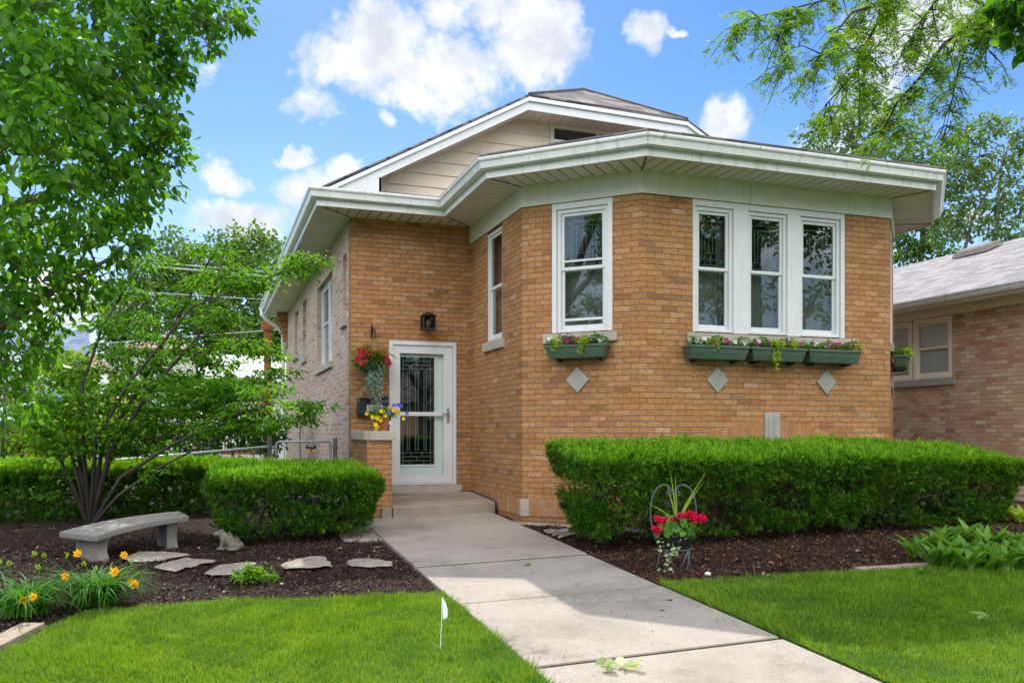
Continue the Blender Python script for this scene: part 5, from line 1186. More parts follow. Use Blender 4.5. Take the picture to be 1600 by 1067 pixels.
def window_box(fr, a0, a1, z0, z1, label, blooms, trails, seed):
    random.seed(seed)
    o, a, n = fr; c = (a0 + a1) / 2
    at = lambda x, d, z: (o[0] + a[0] * x + n[0] * d, o[1] + a[1] * x + n[1] * d, z)
    t = thing('window_box', at(c, .03, z0), label, 'flower box', 'green flower boxes under the windows')
    m = MB(); i = .055
    P = lambda x, d, z: at(x, d, z)
    m.hexa([P(a0 + i, .19, z0), P(a1 - i, .19, z0), P(a1 - i, .045, z0), P(a0 + i, .045, z0)], [P(a0 + .012, .213, z1 - .03), P(a1 - .012, .213, z1 - .03), P(a1 - .012, .03, z1 - .03), P(a0 + .012, .03, z1 - .03)])
    m.build('planter', M_GREENBOX, t, bevel=.008)
    m = MB(); m.obox(fr, a0, a1, .024, .225, z1 - .029, z1); m.build('rim', M_GREENBOX, t, bevel=.006)
    for f in (.30, .55): m = MB(); w0 = i * (1 - f) + .012 * f; zz = z0 + (z1 - z0 - .03) * f; d = .19 + .023 * f; m.hexa([P(a0 + w0, d + .004, zz - .006), P(a1 - w0, d + .004, zz - .006), P(a1 - w0, d - .01, zz - .006), P(a0 + w0, d - .01, zz - .006)], [P(a0 + w0, d + .006, zz + .006), P(a1 - w0, d + .006, zz + .006), P(a1 - w0, d - .01, zz + .006), P(a0 + w0, d - .01, zz + .006)]); m.build('rib', M_GREENBOX, t)
    for x in (a0 + .14, a1 - .14): m = MB(); m.obox(fr, x - .012, x + .012, .004, .05, z0 - .03, z0 + .06); m.obox(fr, x - .012, x + .012, .05, .16, z0 - .028, z0 - .006); m.build('bracket', M_BLACK, t)
    parts = []
    k = 480; x = rng.uniform(a0 + .02, a1 - .02, k); d = rng.uniform(.04, .22, k); hh = .035 + .075 * rng.random(k) * (1 + .5 * np.sin(x * 17 + seed))
    Pn = np.stack([o[0] + a[0] * x + n[0] * d, o[1] + a[1] * x + n[1] * d, z1 + hh - .02], 1)
    parts.append(leaf_arrays(Pn, rng.normal(size=(k, 3)) * [1, 1, .5] + [n[0] * .4, n[1] * .4, 0], rng.normal(size=(k, 3)) * .5 + [0, 0, 1], rng.uniform(.028, .05, k), .026))
    leaf_part('foliage', parts, L_POT, t)
    if trails:
        parts = []
        for (x, L) in trails:
            q = at(x, .215, z1 + .03)
            for s in range(4): strand((q[0] + a[0] * random.gauss(0, .02), q[1] + a[1] * random.gauss(0, .02), q[2] + .02), L * random.uniform(.55, 1), parts, .024)
            b_ = 60; Q = np.array(q) + rng.normal(size=(b_, 3)) * [.035, .03, .025] + [0, 0, .02]; parts.append(leaf_arrays(Q, rng.normal(size=(b_, 3)), rng.normal(size=(b_, 3)) + [0, 0, .8], .024, .02))
        leaf_part('trailing_vine', parts, L_CREEP, t)
    yaw = math.atan2(n[1], n[0]) + math.pi / 2
    for mat, xs in blooms:
        flower(t, [at(x + random.gauss(0, .012), .12 + random.uniform(-.02, .10), z1 + random.uniform(.035, .085)) for x in xs], mat, .031, face=yaw)
    return t
lin = lambda a, b, n: [a + (b - a) * (i + .5) / n for i in range(n)]
window_box(fD, .385, 1.17, 2.375, 2.53, 'green flower box under the single window on the slanted bay side', [(M_WHT, lin(.42, .62, 6) + [.92, .94, 1.1]), (M_MAG, lin(.64, .90, 10))], [(.52, .16), (.54, .12), (.88, .17), (.90, .10)], 3)
window_box(fF, .515, 1.335, 2.355, 2.515, 'green flower box with mostly white blooms, first under the triple window', [(M_WHT, lin(.54, .80, 9) + lin(1.08, 1.3, 6)), (M_MAG, [.85, .88, .89, .93, 1.0, 1.04])], [(.85, .14)], 5)
window_box(fF, 1.352, 2.155, 2.355, 2.515, 'green flower box with the longest lime vine, middle one under the triple window', [(M_MAG, [1.42, 1.50, 1.55, 1.60, 1.72, 1.76, 1.92, 2.06, 2.10, 2.12]), (M_LILAC, [1.46, 1.83])], [(1.68, .36), (1.70, .30), (1.72, .2), (1.95, .09)], 7)
window_box(fF, 2.172, 2.985, 2.355, 2.515, 'green flower box with magenta and pale pink blooms, third under the triple window', [(M_MAG, [2.50, 2.54, 2.66, 2.83, 2.46, 2.58, 2.62, 2.70, 2.78, 2.9, 2.95]), (M_LILAC, [2.23, 2.26, 2.3]), (M_WHT, [2.36, 2.40, 2.44])], [(2.96, .06)], 9)
window_box(fR, .36, 1.15, 2.375, 2.53, 'green flower box jutting out at the far corner of the bay, seen end on', [(M_MAG, [.5, .7, .9])], [(.40, .07), (.8, .09)], 11)

# wall lantern
t = thing('wall_lantern', (2.98, 12.19, 3.1), 'black glass-sided lantern on the brick above the front door', 'lamp')
m = MB(); m.box(2.925, 3.035, 12.165, 12.196, 3.03, 3.22); m.box(2.965, 2.995, 12.10, 12.166, 3.155, 3.18); m.build('wall_plate', M_BLACK, t, bevel=.004)
m = MB(); cy_ = 12.06; m.hexa([(2.87, cy_ - .11, 3.165), (3.09, cy_ - .11, 3.165), (3.09, cy_ + .09, 3.165), (2.87, cy_ + .09, 3.165)], [(2.94, cy_ - .04, 3.215), (3.02, cy_ - .04, 3.215), (3.02, cy_ + .03, 3.215), (2.94, cy_ + .03, 3.215)]); m.build('cap', M_BLACK, t, bevel=.003)
m = MB()
for x, y in ((2.895, cy_ - .085), (3.065, cy_ - .085), (2.895, cy_ + .065), (3.065, cy_ + .065)): m.box(x - .008, x + .008, y - .008, y + .008, 2.985, 3.164)
m.box(2.885, 3.075, cy_ - .095, cy_ + .075, 2.962, 2.984); m.build('cage', M_BLACK, t)
m = MB(); m.box(2.903, 3.057, cy_ - .085, cy_ - .082, 2.985, 3.164); m.box(2.896, 2.899, cy_ - .077, cy_ + .057, 2.985, 3.164); m.box(3.061, 3.064, cy_ - .077, cy_ + .057, 2.985, 3.164); m.build('pane', M_LANTERN, t)
m = MB(); m.lathe((2.98, cy_ - .01, 2.985), [(.012, 0), (.018, .02), (.03, .06), (.034, .085), (.025, .115), (.012, .13)], 12); m.build('bulb', M_PALE, t, smooth=True)

# hook bracket and hanging basket
t = thing('plant_bracket', (2.19, 12.19, 2.9), 'small black scrolled iron hook on the brick left of the lantern', 'bracket')
m = MB(); m.box(2.178, 2.202, 12.175, 12.197, 2.84, 3.03); m.build('back_plate', M_BLACK, t, bevel=.003)
m = MB(); m.tube([(2.19, 12.18, 2.90), (2.19, 12.12, 2.955), (2.192, 12.05, 2.96), (2.197, 11.985, 2.92), (2.20, 11.955, 2.86), (2.20, 11.93, 2.825), (2.20, 11.90, 2.83)], .010, 6)
m.tube([(2.19, 12.18, 2.99), (2.19, 12.13, 2.975), (2.19, 12.09, 2.93), (2.19, 12.12, 2.90), (2.19, 12.14, 2.925)], .008, 5); m.build('hook', M_BLACK, t, smooth=True)
bc = (2.145, 11.93)
t = thing('hanging_basket', (bc[0], bc[1], 2.4), 'hanging basket of red flowers and ferns with long silver trailing stems above the mailbox', 'hanging basket')
m = MB(); m.lathe((bc[0], bc[1], 2.30), [(.05, 0), (.11, .03), (.15, .09), (.168, .17), (.16, .17), (.14, .155)], 18); m.build('basket', M_BARK, t, smooth=True)
m = MB()
for k in range(3): a_ = k * 2.09 + .5; m.tube([(bc[0] + .16 * math.cos(a_), bc[1] + .16 * math.sin(a_), 2.46), (2.20, 11.93, 2.83)], .003, 4)
m.build('hanger', M_BLACK, t)
parts = []
k = 620; d = rdir(k); d[:, 2] = d[:, 2] * .75 + .05; Pn = np.array([bc[0], bc[1], 2.45]) + d * rng.uniform(.13, .23, (k, 1)) * [1, 1, .75]; parts.append(leaf_arrays(Pn, d + rng.normal(size=(k, 3)) * .5, rng.normal(size=(k, 3)) * .5 + [0, -.4, .8], rng.uniform(.03, .06, k), .032))
leaf_part('foliage', parts, L_POT, t)
parts = []
for k in range(30):
    a_ = k * .2094 + random.uniform(-.15, .15); L = random.uniform(.26, .40); d = np.array([math.cos(a_), math.sin(a_), 0]); n_ = 26
    tt = np.linspace(.05, 1, n_); C = np.array([bc[0], bc[1], 2.52]) + d * (L * tt)[:, None] + np.stack([0 * tt, 0 * tt, (.10 + .012 * (k % 11)) * np.sin(tt * 2.6) - .05 * tt], 1); s_ = np.array([-d[1], d[0], 0])
    for sg in (-1, 1): parts.append(sprig_arrays(C, np.tile(s_ * sg + d * .5 + [0, 0, -.15], (n_, 1)), np.tile([0, -.3, 1.], (n_, 1)), .055 * np.sin(np.clip(tt * 2.9, .3, 2.9)) + .008, .014))
leaf_part('fern', parts, L_FERN, t)
parts = []
for k in range(84):
    a_ = random.uniform(0, 6.28); r_ = random.uniform(.10, .20); x0_ = bc[0] + r_ * math.cos(a_) + .03; y0_ = bc[1] + r_ * math.sin(a_) * .8 - .02
    L = random.uniform(.18, .42) if k < 66 else random.uniform(.45, .60); strand((x0_, y0_, 2.44), L, parts, .022, .03, drift=((bc[0] + .03 - x0_) * (.6 if k < 66 else .9) + random.gauss(0, .03), 0))
for k in range(5): strand((bc[0] - .05, bc[1], 2.2), random.uniform(.25, .35), parts, .016, .03, drift=(-.22 + .02 * k, .03))
leaf_part('trailing_stem', parts, L_SILVER, t)
flower(t, [(bc[0] + x, bc[1] - y, z) for x, y, z in ((-.19, .12, 2.60), (-.14, .15, 2.63), (-.09, .16, 2.62), (-.22, .10, 2.50), (-.18, .15, 2.49), (-.13, .17, 2.48), (-.16, .16, 2.44), (.17, .15, 2.53), (.20, .12, 2.49), (.22, .10, 2.45), (.19, .14, 2.44), (.05, .17, 2.60), (.1, .1, 2.62), (-.11, .12, 2.66), (-.06, .18, 2.57), (.13, .17, 2.57), (-.20, .16, 2.54), (.16, .08, 2.59), (-.15, .18, 2.55))], M_RED, .040, kind='head')

# mailbox
t = thing('mailbox', (2.19, 12.19, 1.72), 'black wall mailbox with white number tiles behind the potted flowers', 'mailbox')
m = MB(); prof = [(0, 1.725), (.115, 1.725), (.125, 1.75), (.125, 1.915), (.105, 1.955), (.06, 1.985), (0, 1.99)]
P = lambda x, q: (x, 12.195 - q[0], q[1])
for i in range(len(prof)): j = (i + 1) % len(prof); m.face([P(1.975, prof[i]), P(2.41, prof[i]), P(2.41, prof[j]), P(1.975, prof[j])])
m.face([P(1.975, q) for q in reversed(prof)]); m.face([P(2.41, q) for q in prof]); m.build('box', M_NAVY, t, bevel=.004)
m = MB(); m.box(1.968, 2.417, 12.062, 12.069, 1.905, 1.918); m.build('lid_edge', M_NAVY, t)
def text_obj(name, s, size, mat, parent, loc, rot, ext=.001):
    cu = bpy.data.curves.new(name, 'FONT'); cu.body = s; cu.size = size; cu.extrude = ext; cu.align_x = 'CENTER'; cu.align_y = 'CENTER'
    tmp = bpy.data.objects.new(name, cu); COL.objects.link(tmp); bpy.context.view_layer.update()
    me = bpy.data.meshes.new_from_object(tmp.evaluated_get(bpy.context.evaluated_depsgraph_get())); bpy.data.objects.remove(tmp)
    me.materials.clear(); me.materials.append(mat); o = bpy.data.objects.new(name, me); COL.objects.link(o); o.parent = parent; o.location = Vector(loc) - wloc(parent); o.rotation_euler = rot; return o
for i, ch in enumerate('3658'):
    m = MB(); x = 2.128 + i * .058; m.box(x - .027, x + .027, 12.064, 12.0695, 1.793, 1.882); tl = m.build('number_tile', M_PALE, t)
    text_obj('digit', ch, .088, M_BLACK, tl, (x, 12.0630, 1.8375), (R(90), 0, 0), .0008)

# potted pansies on the step wall
pc = (2.20, 11.42)
t = thing('flower_pot', (pc[0], pc[1], 1.516), 'square terracotta pot of yellow and violet flowers on the stone cap', 'flower pot')
m = MB(); q = .075; Q = .105
rotp = lambda x, y: (pc[0] + x * .94 + y * .34, pc[1] - x * .34 + y * .94)
m.hexa([(*rotp(-q, -q), 1.517), (*rotp(q, -q), 1.517), (*rotp(q, q), 1.517), (*rotp(-q, q), 1.517)], [(*rotp(-Q, -Q), 1.70), (*rotp(Q, -Q), 1.70), (*rotp(Q, Q), 1.70), (*rotp(-Q, Q), 1.70)]); m.build('pot', M_TERRA, t, bevel=.006)
parts = []
k = 330; d = rdir(k); d[:, 2] = np.abs(d[:, 2]); Pn = np.array([pc[0] - .02, pc[1] - .02, 1.70]) + d * rng.uniform(.05, .19, (k, 1)) * [1.15, 1, .8]; parts.append(leaf_arrays(Pn, d + rng.normal(size=(k, 3)) * .6, rng.normal(size=(k, 3)) * .5 + [0, -.4, .8], rng.uniform(.03, .055, k), .02))
for x in (-.17, -.12, -.15): strand((pc[0] + x, pc[1] - .08, 1.72), .2, parts, .026)
leaf_part('foliage', parts, L_POT, t)
flower(t, [(pc[0] + x, pc[1] - y, z) for x, y, z in ((-.23, .10, 1.745), (-.16, .13, 1.70), (-.10, .15, 1.685), (-.05, .16, 1.775), (-.02, .17, 1.76), (.0, .18, 1.715), (.12, .14, 1.79), (.17, .10, 1.775), (.19, .10, 1.755), (-.12, .14, 1.60), (-.10, .14, 1.575), (-.115, .14, 1.54), (-.06, .16, 1.66), (.06, .15, 1.83), (.26, .1, 1.68))], M_YEL, .034, face=-.3)
flower(t, [(pc[0] + x, pc[1] - y, z) for x, y, z in ((.05, .17, 1.765), (.13, .12, 1.855), (.19, .10, 1.865), (.22, .09, 1.85), (.31, .08, 1.75))], M_BLUE, .032, face=-.3)
flower(t, [(pc[0] + .08, pc[1] - .15, 1.625)], M_WHT, .034, face=-.3)

# ------------------------------------------------------------------ garden furniture
t = thing('stone_bench', (-.75, 9.75, .26), 'low curved cast stone bench on the dark mulch under the spreading tree', 'bench')
E0, E1, E2, E3 = [Vector(p) for p in ((-1.40,9.56,0.51), (-1.00,9.07,0.51), (-0.19,9.77,0.61), (-0.30,10.18,0.63))]
m = MB(); n_ = 14; th = .062
def rail(a, b, bow):
    out = []
    for i in range(n_ + 1):
        f = i / n_; p = a.lerp(b, f); d = (b - a).normalized(); s_ = Vector((-d.y, d.x, 0)); p = p + s_ * bow * 4 * f * (1 - f); p.z = a.z + (b.z - a.z) * f + .012 * 4 * f * (1 - f); out.append(p)
    return out
fr_, bk_ = rail(E1, E2, .10), rail(E0, E3, .15)
for i in range(n_):
    dz = Vector((0, 0, th)); m.hexa([fr_[i] - dz, fr_[i + 1] - dz, bk_[i + 1] - dz, bk_[i] - dz], [fr_[i], fr_[i + 1], bk_[i + 1], bk_[i]])
seat = m
# drop the inner partition faces so the seat is one shell
seat.F = [f for k, f in enumerate(seat.F) if not ((k % 6 == 3 and k // 6 < n_ - 1) or (k % 6 == 5 and k // 6 > 0))]; seat.U = [[(0, 0)] * len(f) for f in seat.F]
seat.build('seat', M_BENCH, t, bevel=.014)
for (f, w0, w1, thk) in ((.14, .38, .40, .11), (.86, .17, .20, .12)):
    i = round(f * n_); a, b = fr_[i], bk_[i]; c = (a + b) / 2; ac = (b - a).normalized(); al = Vector((ac.y, -ac.x, 0))
    L = (b - a).length * .86; ztop = min(a.z, b.z) - th + .004; g = G(c.x, c.y) - .05; H_ = ztop - g; mm = MB(); rows = []
    for k in range(9):
        s_ = k / 8; wdt = L * (1 - .20 * math.sin(math.pi * min(1, s_ * 1.15))) * (.90 + .10 * (1 - s_)); z = ztop - H_ * s_
        rows.append([c + ac * (wdt / 2 * sx) + al * (thk / 2 * sy * (1 - .12 * math.sin(math.pi * s_))) for sx, sy in ((-1, -1), (1, -1), (1, 1), (-1, 1))]); 
        for v in rows[-1]: v.z = z
    for k in range(8):
        for j in range(4): j2 = (j + 1) % 4; mm.face([rows[k][j], rows[k][j2], rows[k + 1][j2], rows[k + 1][j]])
    mm.face(rows[0]); mm.face(list(reversed(rows[-1]))); mm.build('leg', M_BENCH, t, bevel=.006)

def lumps(name, mat, parent, balls, voxel=.008, smooth=4):
    bm = bmesh.new()
    for (c, r, rot) in balls:
        mtx = Matrix.Translation(Vector(c)) @ Matrix.Rotation(rot, 4, 'Y') @ Matrix.Diagonal((*r, 1)); bmesh.ops.create_uvsphere(bm, u_segments=16, v_segments=10, radius=1, matrix=mtx)
    me = bpy.data.meshes.new(name); bm.to_mesh(me); bm.free(); me.materials.append(mat); o = bpy.data.objects.new(name, me); COL.objects.link(o)
    md = o.modifiers.new('remesh', 'REMESH'); md.mode = 'VOXEL'; md.voxel_size = voxel; md.use_smooth_shade = True
    s_ = o.modifiers.new('smooth', 'SMOOTH'); s_.iterations = smooth; s_.factor = .5
    o.parent = parent; return o
M_FROG = plain('weathered_green_stone', (.135, .125, .090), .9, .4, 12, dirt=((.06, .085, .025), .85), bump_d=.004)
fg = (0.20,9.38,0.29)
t = thing('frog_statue', (fg[0], fg[1], fg[2] - .015), 'mossy stone frog carrying two little frogs on its back beside the hedge', 'statue'); t.rotation_euler = (0, 0, R(-12))
lumps('body', M_FROG, t, [((.02, 0, .085), (.10, .075, .062), .55), ((-.045, 0, .14), (.062, .06, .05), .5), ((-.085, 0, .172), (.068, .06, .034), .12), ((-.115, 0, .165), (.045, .05, .022), .2),
    ((-.075, -.034, .203), (.022, .018, .018), 0), ((-.075, .034, .203), (.022, .018, .018), 0), ((.075, -.062, .055), (.065, .035, .048), .3), ((.075, .062, .055), (.065, .035, .048), .3),
    ((-.055, -.052, .085), (.022, .022, .07), .25), ((-.055, .052, .085), (.022, .022, .07), .25), ((-.075, -.056, .022), (.045, .025, .016), 0), ((-.075, .056, .022), (.045, .025, .016), 0), ((.05, -.085, .018), (.06, .022, .016), 0), ((.05, .085, .018), (.06, .022, .016), 0), ((.02, 0, .03), (.09, .06, .03), 0), ((.12, 0, .05), (.03, .05, .04), 0)])
for (x, z, s_) in ((.025, .142, .8), (.095, .098, .75)):
    lumps('young_frog', M_FROG, t, [((x, -.01, z + .008), (.026 * s_, .022 * s_, .022 * s_), .5), ((x - .018, -.01, z + .033), (.022 * s_, .020 * s_, .016 * s_), .2), ((x - .018, -.022, z + .048), (.007, .007, .007), 0), ((x - .018, .002, z + .048), (.007, .007, .007), 0), ((x + .004, -.03, z), (.018, .009, .01), .2)], .005, 2)

def slab_stone(name, outline, label, cat, group, h=.020, mat=None, lift=.012):
    c = Vector((sum(p[0] for p in outline) / len(outline), sum(p[1] for p in outline) / len(outline), 0)); out = []
    n = len(outline)
    for i in range(n):                                   # roughen the broken edge
        a, b = Vector(outline[i][:2]), Vector(outline[(i + 1) % n][:2]); L = (b - a).length; k = max(1, int(L / .06)); nn = Vector((b.y - a.y, a.x - b.x)).normalized()
        for j in range(k): out.append(a.lerp(b, j / k) + nn * random.gauss(0, .010))
    bm = bmesh.new(); vs = [bm.verts.new((p.x, p.y, G(p.x, p.y) - .02 + h + random.gauss(0, .004))) for p in out]; f = bm.faces.new(vs)
    r = bmesh.ops.extrude_face_region(bm, geom=[f])
    for v in r['geom']:
        if isinstance(v, bmesh.types.BMVert): d = (v.co - Vector((c.x, c.y, v.co.z))); v.co = Vector((c.x, c.y, v.co.z)) + d * .93; v.co.z += lift
    bmesh.ops.recalc_face_normals(bm, faces=bm.faces); bmesh.ops.triangulate(bm, faces=[f for f in bm.faces if len(f.verts) > 4])
    g = G(c.x, c.y) - .02
    for v in bm.verts: v.co -= Vector((c.x, c.y, g))
    me = bpy.data.meshes.new(name); bm.to_mesh(me); bm.free(); me.materials.append(mat or M_FLAG); o = bpy.data.objects.new(name, me); COL.objects.link(o); o.location = (c.x, c.y, g)
    return tag(o, label, cat, group)
SS = 'flagstones laid in the mulch'
slab_stone('stepping_stone', [(-0.81,9.28,0.26), (-0.73,9.40,0.27), (-0.59,9.51,0.28), (-0.37,9.40,0.27), (-0.18,9.20,0.27), (-0.31,9.12,0.26), (-0.46,9.02,0.25), (-0.68,9.03,0.25)], 'brownish flagstone nearest the bench, just in front of its legs', 'stepping stone', SS)
slab_stone('stepping_stone', [(-0.48,8.72,0.24), (-0.30,8.92,0.25), (-0.23,9.03,0.26), (0.07,8.80,0.26), (-0.12,8.63,0.24), (-0.28,8.45,0.23), (-0.37,8.50,0.23)], 'pale pointed flagstone between the brown one and the one beside the green sprout', 'stepping stone', SS)
slab_stone('stepping_stone', [(-0.06,8.25,0.23), (0.08,8.51,0.24), (0.26,8.58,0.25), (0.42,8.52,0.25), (0.36,8.26,0.24), (0.14,8.09,0.22)], 'pale flagstone half covered by the bright green low plant', 'stepping stone', SS)
slab_stone('stepping_stone', [(0.64,8.29,0.24), (0.78,8.48,0.26), (0.93,8.57,0.26), (1.06,8.57,0.27), (1.07,8.37,0.26), (1.09,8.12,0.25), (0.97,8.10,0.24), (0.68,8.14,0.24)], 'thick buff flagstone in front of the block-shaped hedge', 'stepping stone', SS, .032)
slab_stone('stepping_stone', [(1.26,8.32,0.26), (1.37,8.40,0.26), (1.55,8.25,0.26), (1.67,8.14,0.26), (1.63,7.97,0.25), (1.43,7.98,0.25), (1.25,8.11,0.25)], 'white-topped flagstone closest to the concrete walk', 'stepping stone', SS)
BS = 'broken flagstone pieces'
slab_stone('broken_flagstone', [(3.64,9.21,0.35), (3.75,9.22,0.36), (3.98,9.23,0.36), (3.86,9.01,0.35), (3.81,9.08,0.35), (3.63,9.07,0.35)], 'largest and rearmost piece of broken flagstone by the bay foundation', 'stone', BS, .03)
slab_stone('broken_flagstone', [(3.63,8.96,0.34), (3.80,9.01,0.35), (3.80,8.94,0.34), (3.61,8.85,0.34)], 'small middle piece of broken flagstone by the walk edge', 'stone', BS, .03)
slab_stone('broken_flagstone', [(3.63,8.80,0.33), (3.81,8.93,0.34), (3.92,8.95,0.35), (3.91,8.86,0.34), (3.64,8.72,0.33)], 'front piece of broken flagstone under the hedge end', 'stone', BS, .03)

# timber edging and stone edging
for (p, q, lb) in (((-1.08, 6.80), (-1.52, 5.55), 'weathered edging timber between lawn and mulch, its cut end showing'), ((-1.53, 5.50), (-2.1, 3.9), 'weathered edging timber nearer the street, in line with the other')):
    p, q = Vector(p), Vector(q); d = (q - p).normalized(); s_ = Vector((d.y, -d.x)) * .17
    m = MB(); m.prism([tuple(p), tuple(p + s_), tuple(q + s_), tuple(q)], lambda x, y: G(x, y) - .08, lambda x, y: G(x, y) + .03); tag(m.build('edging_timber', M_TIMBER, None, bevel=.012, loc=(p.x, p.y, G(p.x, p.y))), lb, 'timber', 'edging timbers of the lawn')
ed = [(5.55, 6.28), (6.0, 6.235), (6.45, 6.185), (6.9, 6.12), (7.35, 6.06), (7.8, 6.02), (8.3, 5.98)]
nm = ('first', 'second', 'third', 'fourth', 'fifth', 'sixth')
for i in range(6):
    p, q = Vector(ed[i]), Vector(ed[i + 1]); d = (q - p).normalized(); s_ = Vector((-d.y, d.x)) * .085; q = q - d * .012
    m = MB(); m.prism([tuple(p), tuple(q), tuple(q + s_), tuple(p + s_)], lambda x, y: G(x, y) - .05, lambda x, y, i=i: G(x, y) + .012 + .004 * (i % 2)); tag(m.build('edging_stone', M_EDGE, None, bevel=.006, loc=(p.x, p.y, G(p.x, p.y))), f'flat pinkish edging stone beside the right lawn, {nm[i]} counting from the walk', 'edging stone', 'edging stones of the right lawn')

# ------------------------------------------------------------------ garden plants
def straps(base, n, L, W, mat, parent, name='foliage', rise=1.5, spread=.04, segs=7, droop=1.0, wprof=None, az=None):
    a = rng.uniform(0, 2 * np.pi, n) if az is None else rng.uniform(az[0], az[1], n); l = L * rng.uniform(.6, 1.15, n); el_ = np.clip(rng.normal(rise, .35, n), .35, 2.2)
    d = np.stack([np.cos(a), np.sin(a)], 1); s_ = np.stack([-np.sin(a), np.cos(a), 0 * a], 1)
    p = np.array(base) + np.concatenate([rng.normal(0, spread, (n, 2)), np.zeros((n, 1))], 1); rows = []
    sl = el_.copy(); dr = droop * rng.uniform(.7, 1.3, n)
    for k in range(segs + 1):
        f = k / segs; w_ = (wprof(f) if wprof else min(1, .5 + f * 2) * (1 - f ** 2.2)) * W + .0006
        rows.append(p - s_ * w_ / 2); rows.append(p + s_ * w_ / 2)
        ang = np.arctan(sl) - dr * f * 2.1
        st = l / segs; p = p + np.concatenate([d * (np.cos(ang) * st)[:, None], (np.sin(ang) * st)[:, None]], 1)
    V = np.stack(rows, 1).reshape(-1, 3); i = np.arange(n)[:, None] * (2 * segs + 2)
    F = [np.concatenate([i + np.array([[2 * k, 2 * k + 1, 2 * k + 3, 2 * k + 2]]) for k in range(segs)])]
    return np_obj(name, V, F, mat, parent, smooth=True)
def lily(base, label, n, heads, buds):
    t = thing('daylily', base, label, 'flower', 'yellow daylilies by the left lawn')
    straps(base, int(n * 1.9), .53, .017, L_STRAP, t, rise=2.0, spread=.075, droop=.85)
    straps(base, n // 3, .34, .012, L_STRAP, t, name='young_foliage', rise=2.2, spread=.06, droop=.6)
    m = MB()
    for h in heads + buds:
        b_ = Vector(base) + Vector((random.gauss(0, .04), random.gauss(0, .04), 0)); h = Vector(h); m.tube([b_, b_.lerp(h, .5) + Vector((0, 0, .05)), h], [.004, .0035, .003], 4)
    m.build('flower_stem', L_STRAP, t)
    flower(t, heads, M_LILY, .048, kind='funnel', face=-.3)
    for h in buds:
        m = MB()
        for k in range(3): p = Vector(h) + Vector((random.gauss(0, .012), random.gauss(0, .012), .0)); m.tube([p, p + Vector((random.gauss(0, .008), 0, .018)), p + Vector((random.gauss(0, .01), 0, .042))], [.003, .008, .002], 5)
        m.build('bud', L_CREEP, t)
lily((-1.28,7.24,0.15), 'daylily clump with two big yellow-orange blooms in front, against the picture edge', 120, [(-1.24,6.93,0.31), (-1.17,6.90,0.33)], [(-1.46,7.32,0.51), (-1.41,7.31,0.50), (-1.21,7.34,0.46)])
lily((-0.82,7.37,0.17), 'wider daylily clump with blooms on long stems, in front of the bench', 190, [(-0.96,7.46,0.55), (-0.62,7.35,0.54), (-1.00,7.16,0.43), (-0.67,7.21,0.43), (-0.53,7.15,0.34), (-0.56,7.27,0.34)], [(-1.29,7.58,0.53), (-1.20,7.55,0.52), (-1.06,7.50,0.52), (-0.89,7.34,0.47), (-0.56,7.22,0.48), (-0.80,7.20,0.45)])
gp_ = (0.34,7.76,0.21)
t = thing('ground_plant', gp_, 'low bright green sprouting plant beside the half-covered flagstone', 'plant')
parts = []
for k in range(26):
    a_ = random.uniform(0, 6.28); r_ = random.uniform(0, .17); c_ = np.array([gp_[0] + r_ * math.cos(a_) * 1.25, gp_[1] + r_ * math.sin(a_) * .8, gp_[2] + .03 + .08 * random.random() * (1 - r_ * 3)]); n_ = 20
    parts.append(leaf_arrays(c_ + rng.normal(size=(n_, 3)) * [.03, .03, .02], rng.normal(size=(n_, 3)) * [1, 1, .5] + [0, 0, .1], rng.normal(size=(n_, 3)) * .4 + [0, 0, 1], rng.uniform(.03, .055, n_), .022))
leaf_part('foliage', parts, L_SPROUT, t)
hp = lambda f: (min(1, .25 + 3.0 * f) if f < .33 else 1) * max(0, 1 - ((f - .45) / .56) ** 2 if f > .45 else 1)
hosta_pts = [(6.46,6.57,0.29), (6.86,6.69,0.30), (6.34,6.13,0.27), (6.82,6.36,0.29), (6.46,5.94,0.26), (6.82,6.11,0.27), (7.35,6.50,0.31), (6.65,5.78,0.26), (7.17,6.13,0.28), (6.87,5.78,0.26), (7.58,6.31,0.30), (7.30,6.89,0.32), (7.55,6.88,0.33), (7.13,5.83,0.27), (7.45,5.93,0.28)]
HG = 'paddle-leaved plants in the right bed'
for i, p in enumerate(hosta_pts):
    t = thing('paddle_plant', p, 'small outlying plant with upright paddle leaves, nearest the hanging-flower chair' if i == 0 else 'pale green paddle-leaved plant in the dense patch in front of the long hedge', 'plant', HG)
    straps(p, 13 if i == 0 else 30, .34, .064, L_HOSTA, t, rise=2.0, spread=.05, droop=.5, wprof=hp)
for p, lb in (((9.25,7.98,0.42), 'young yellow-green plant by the neighbour wall, behind the patch of paddle leaves'), ((9.35,7.78,0.41), 'bigger yellow-green plant by the neighbour wall at the picture edge')):
    t = thing('young_plant', p, lb, 'plant', 'young plants by the neighbour wall'); straps(p, 22, .28, .07, L_CREEP, t, rise=2.0, spread=.05, droop=.45, wprof=hp)
sp_ = (5.93,5.94,0.25)
t = thing('seedling', sp_, 'tiny lone seedling in the mulch by the edging stones', 'plant'); straps(sp_, 7, .09, .03, L_HOSTA, t, rise=2, spread=.01, droop=.5, wprof=hp)

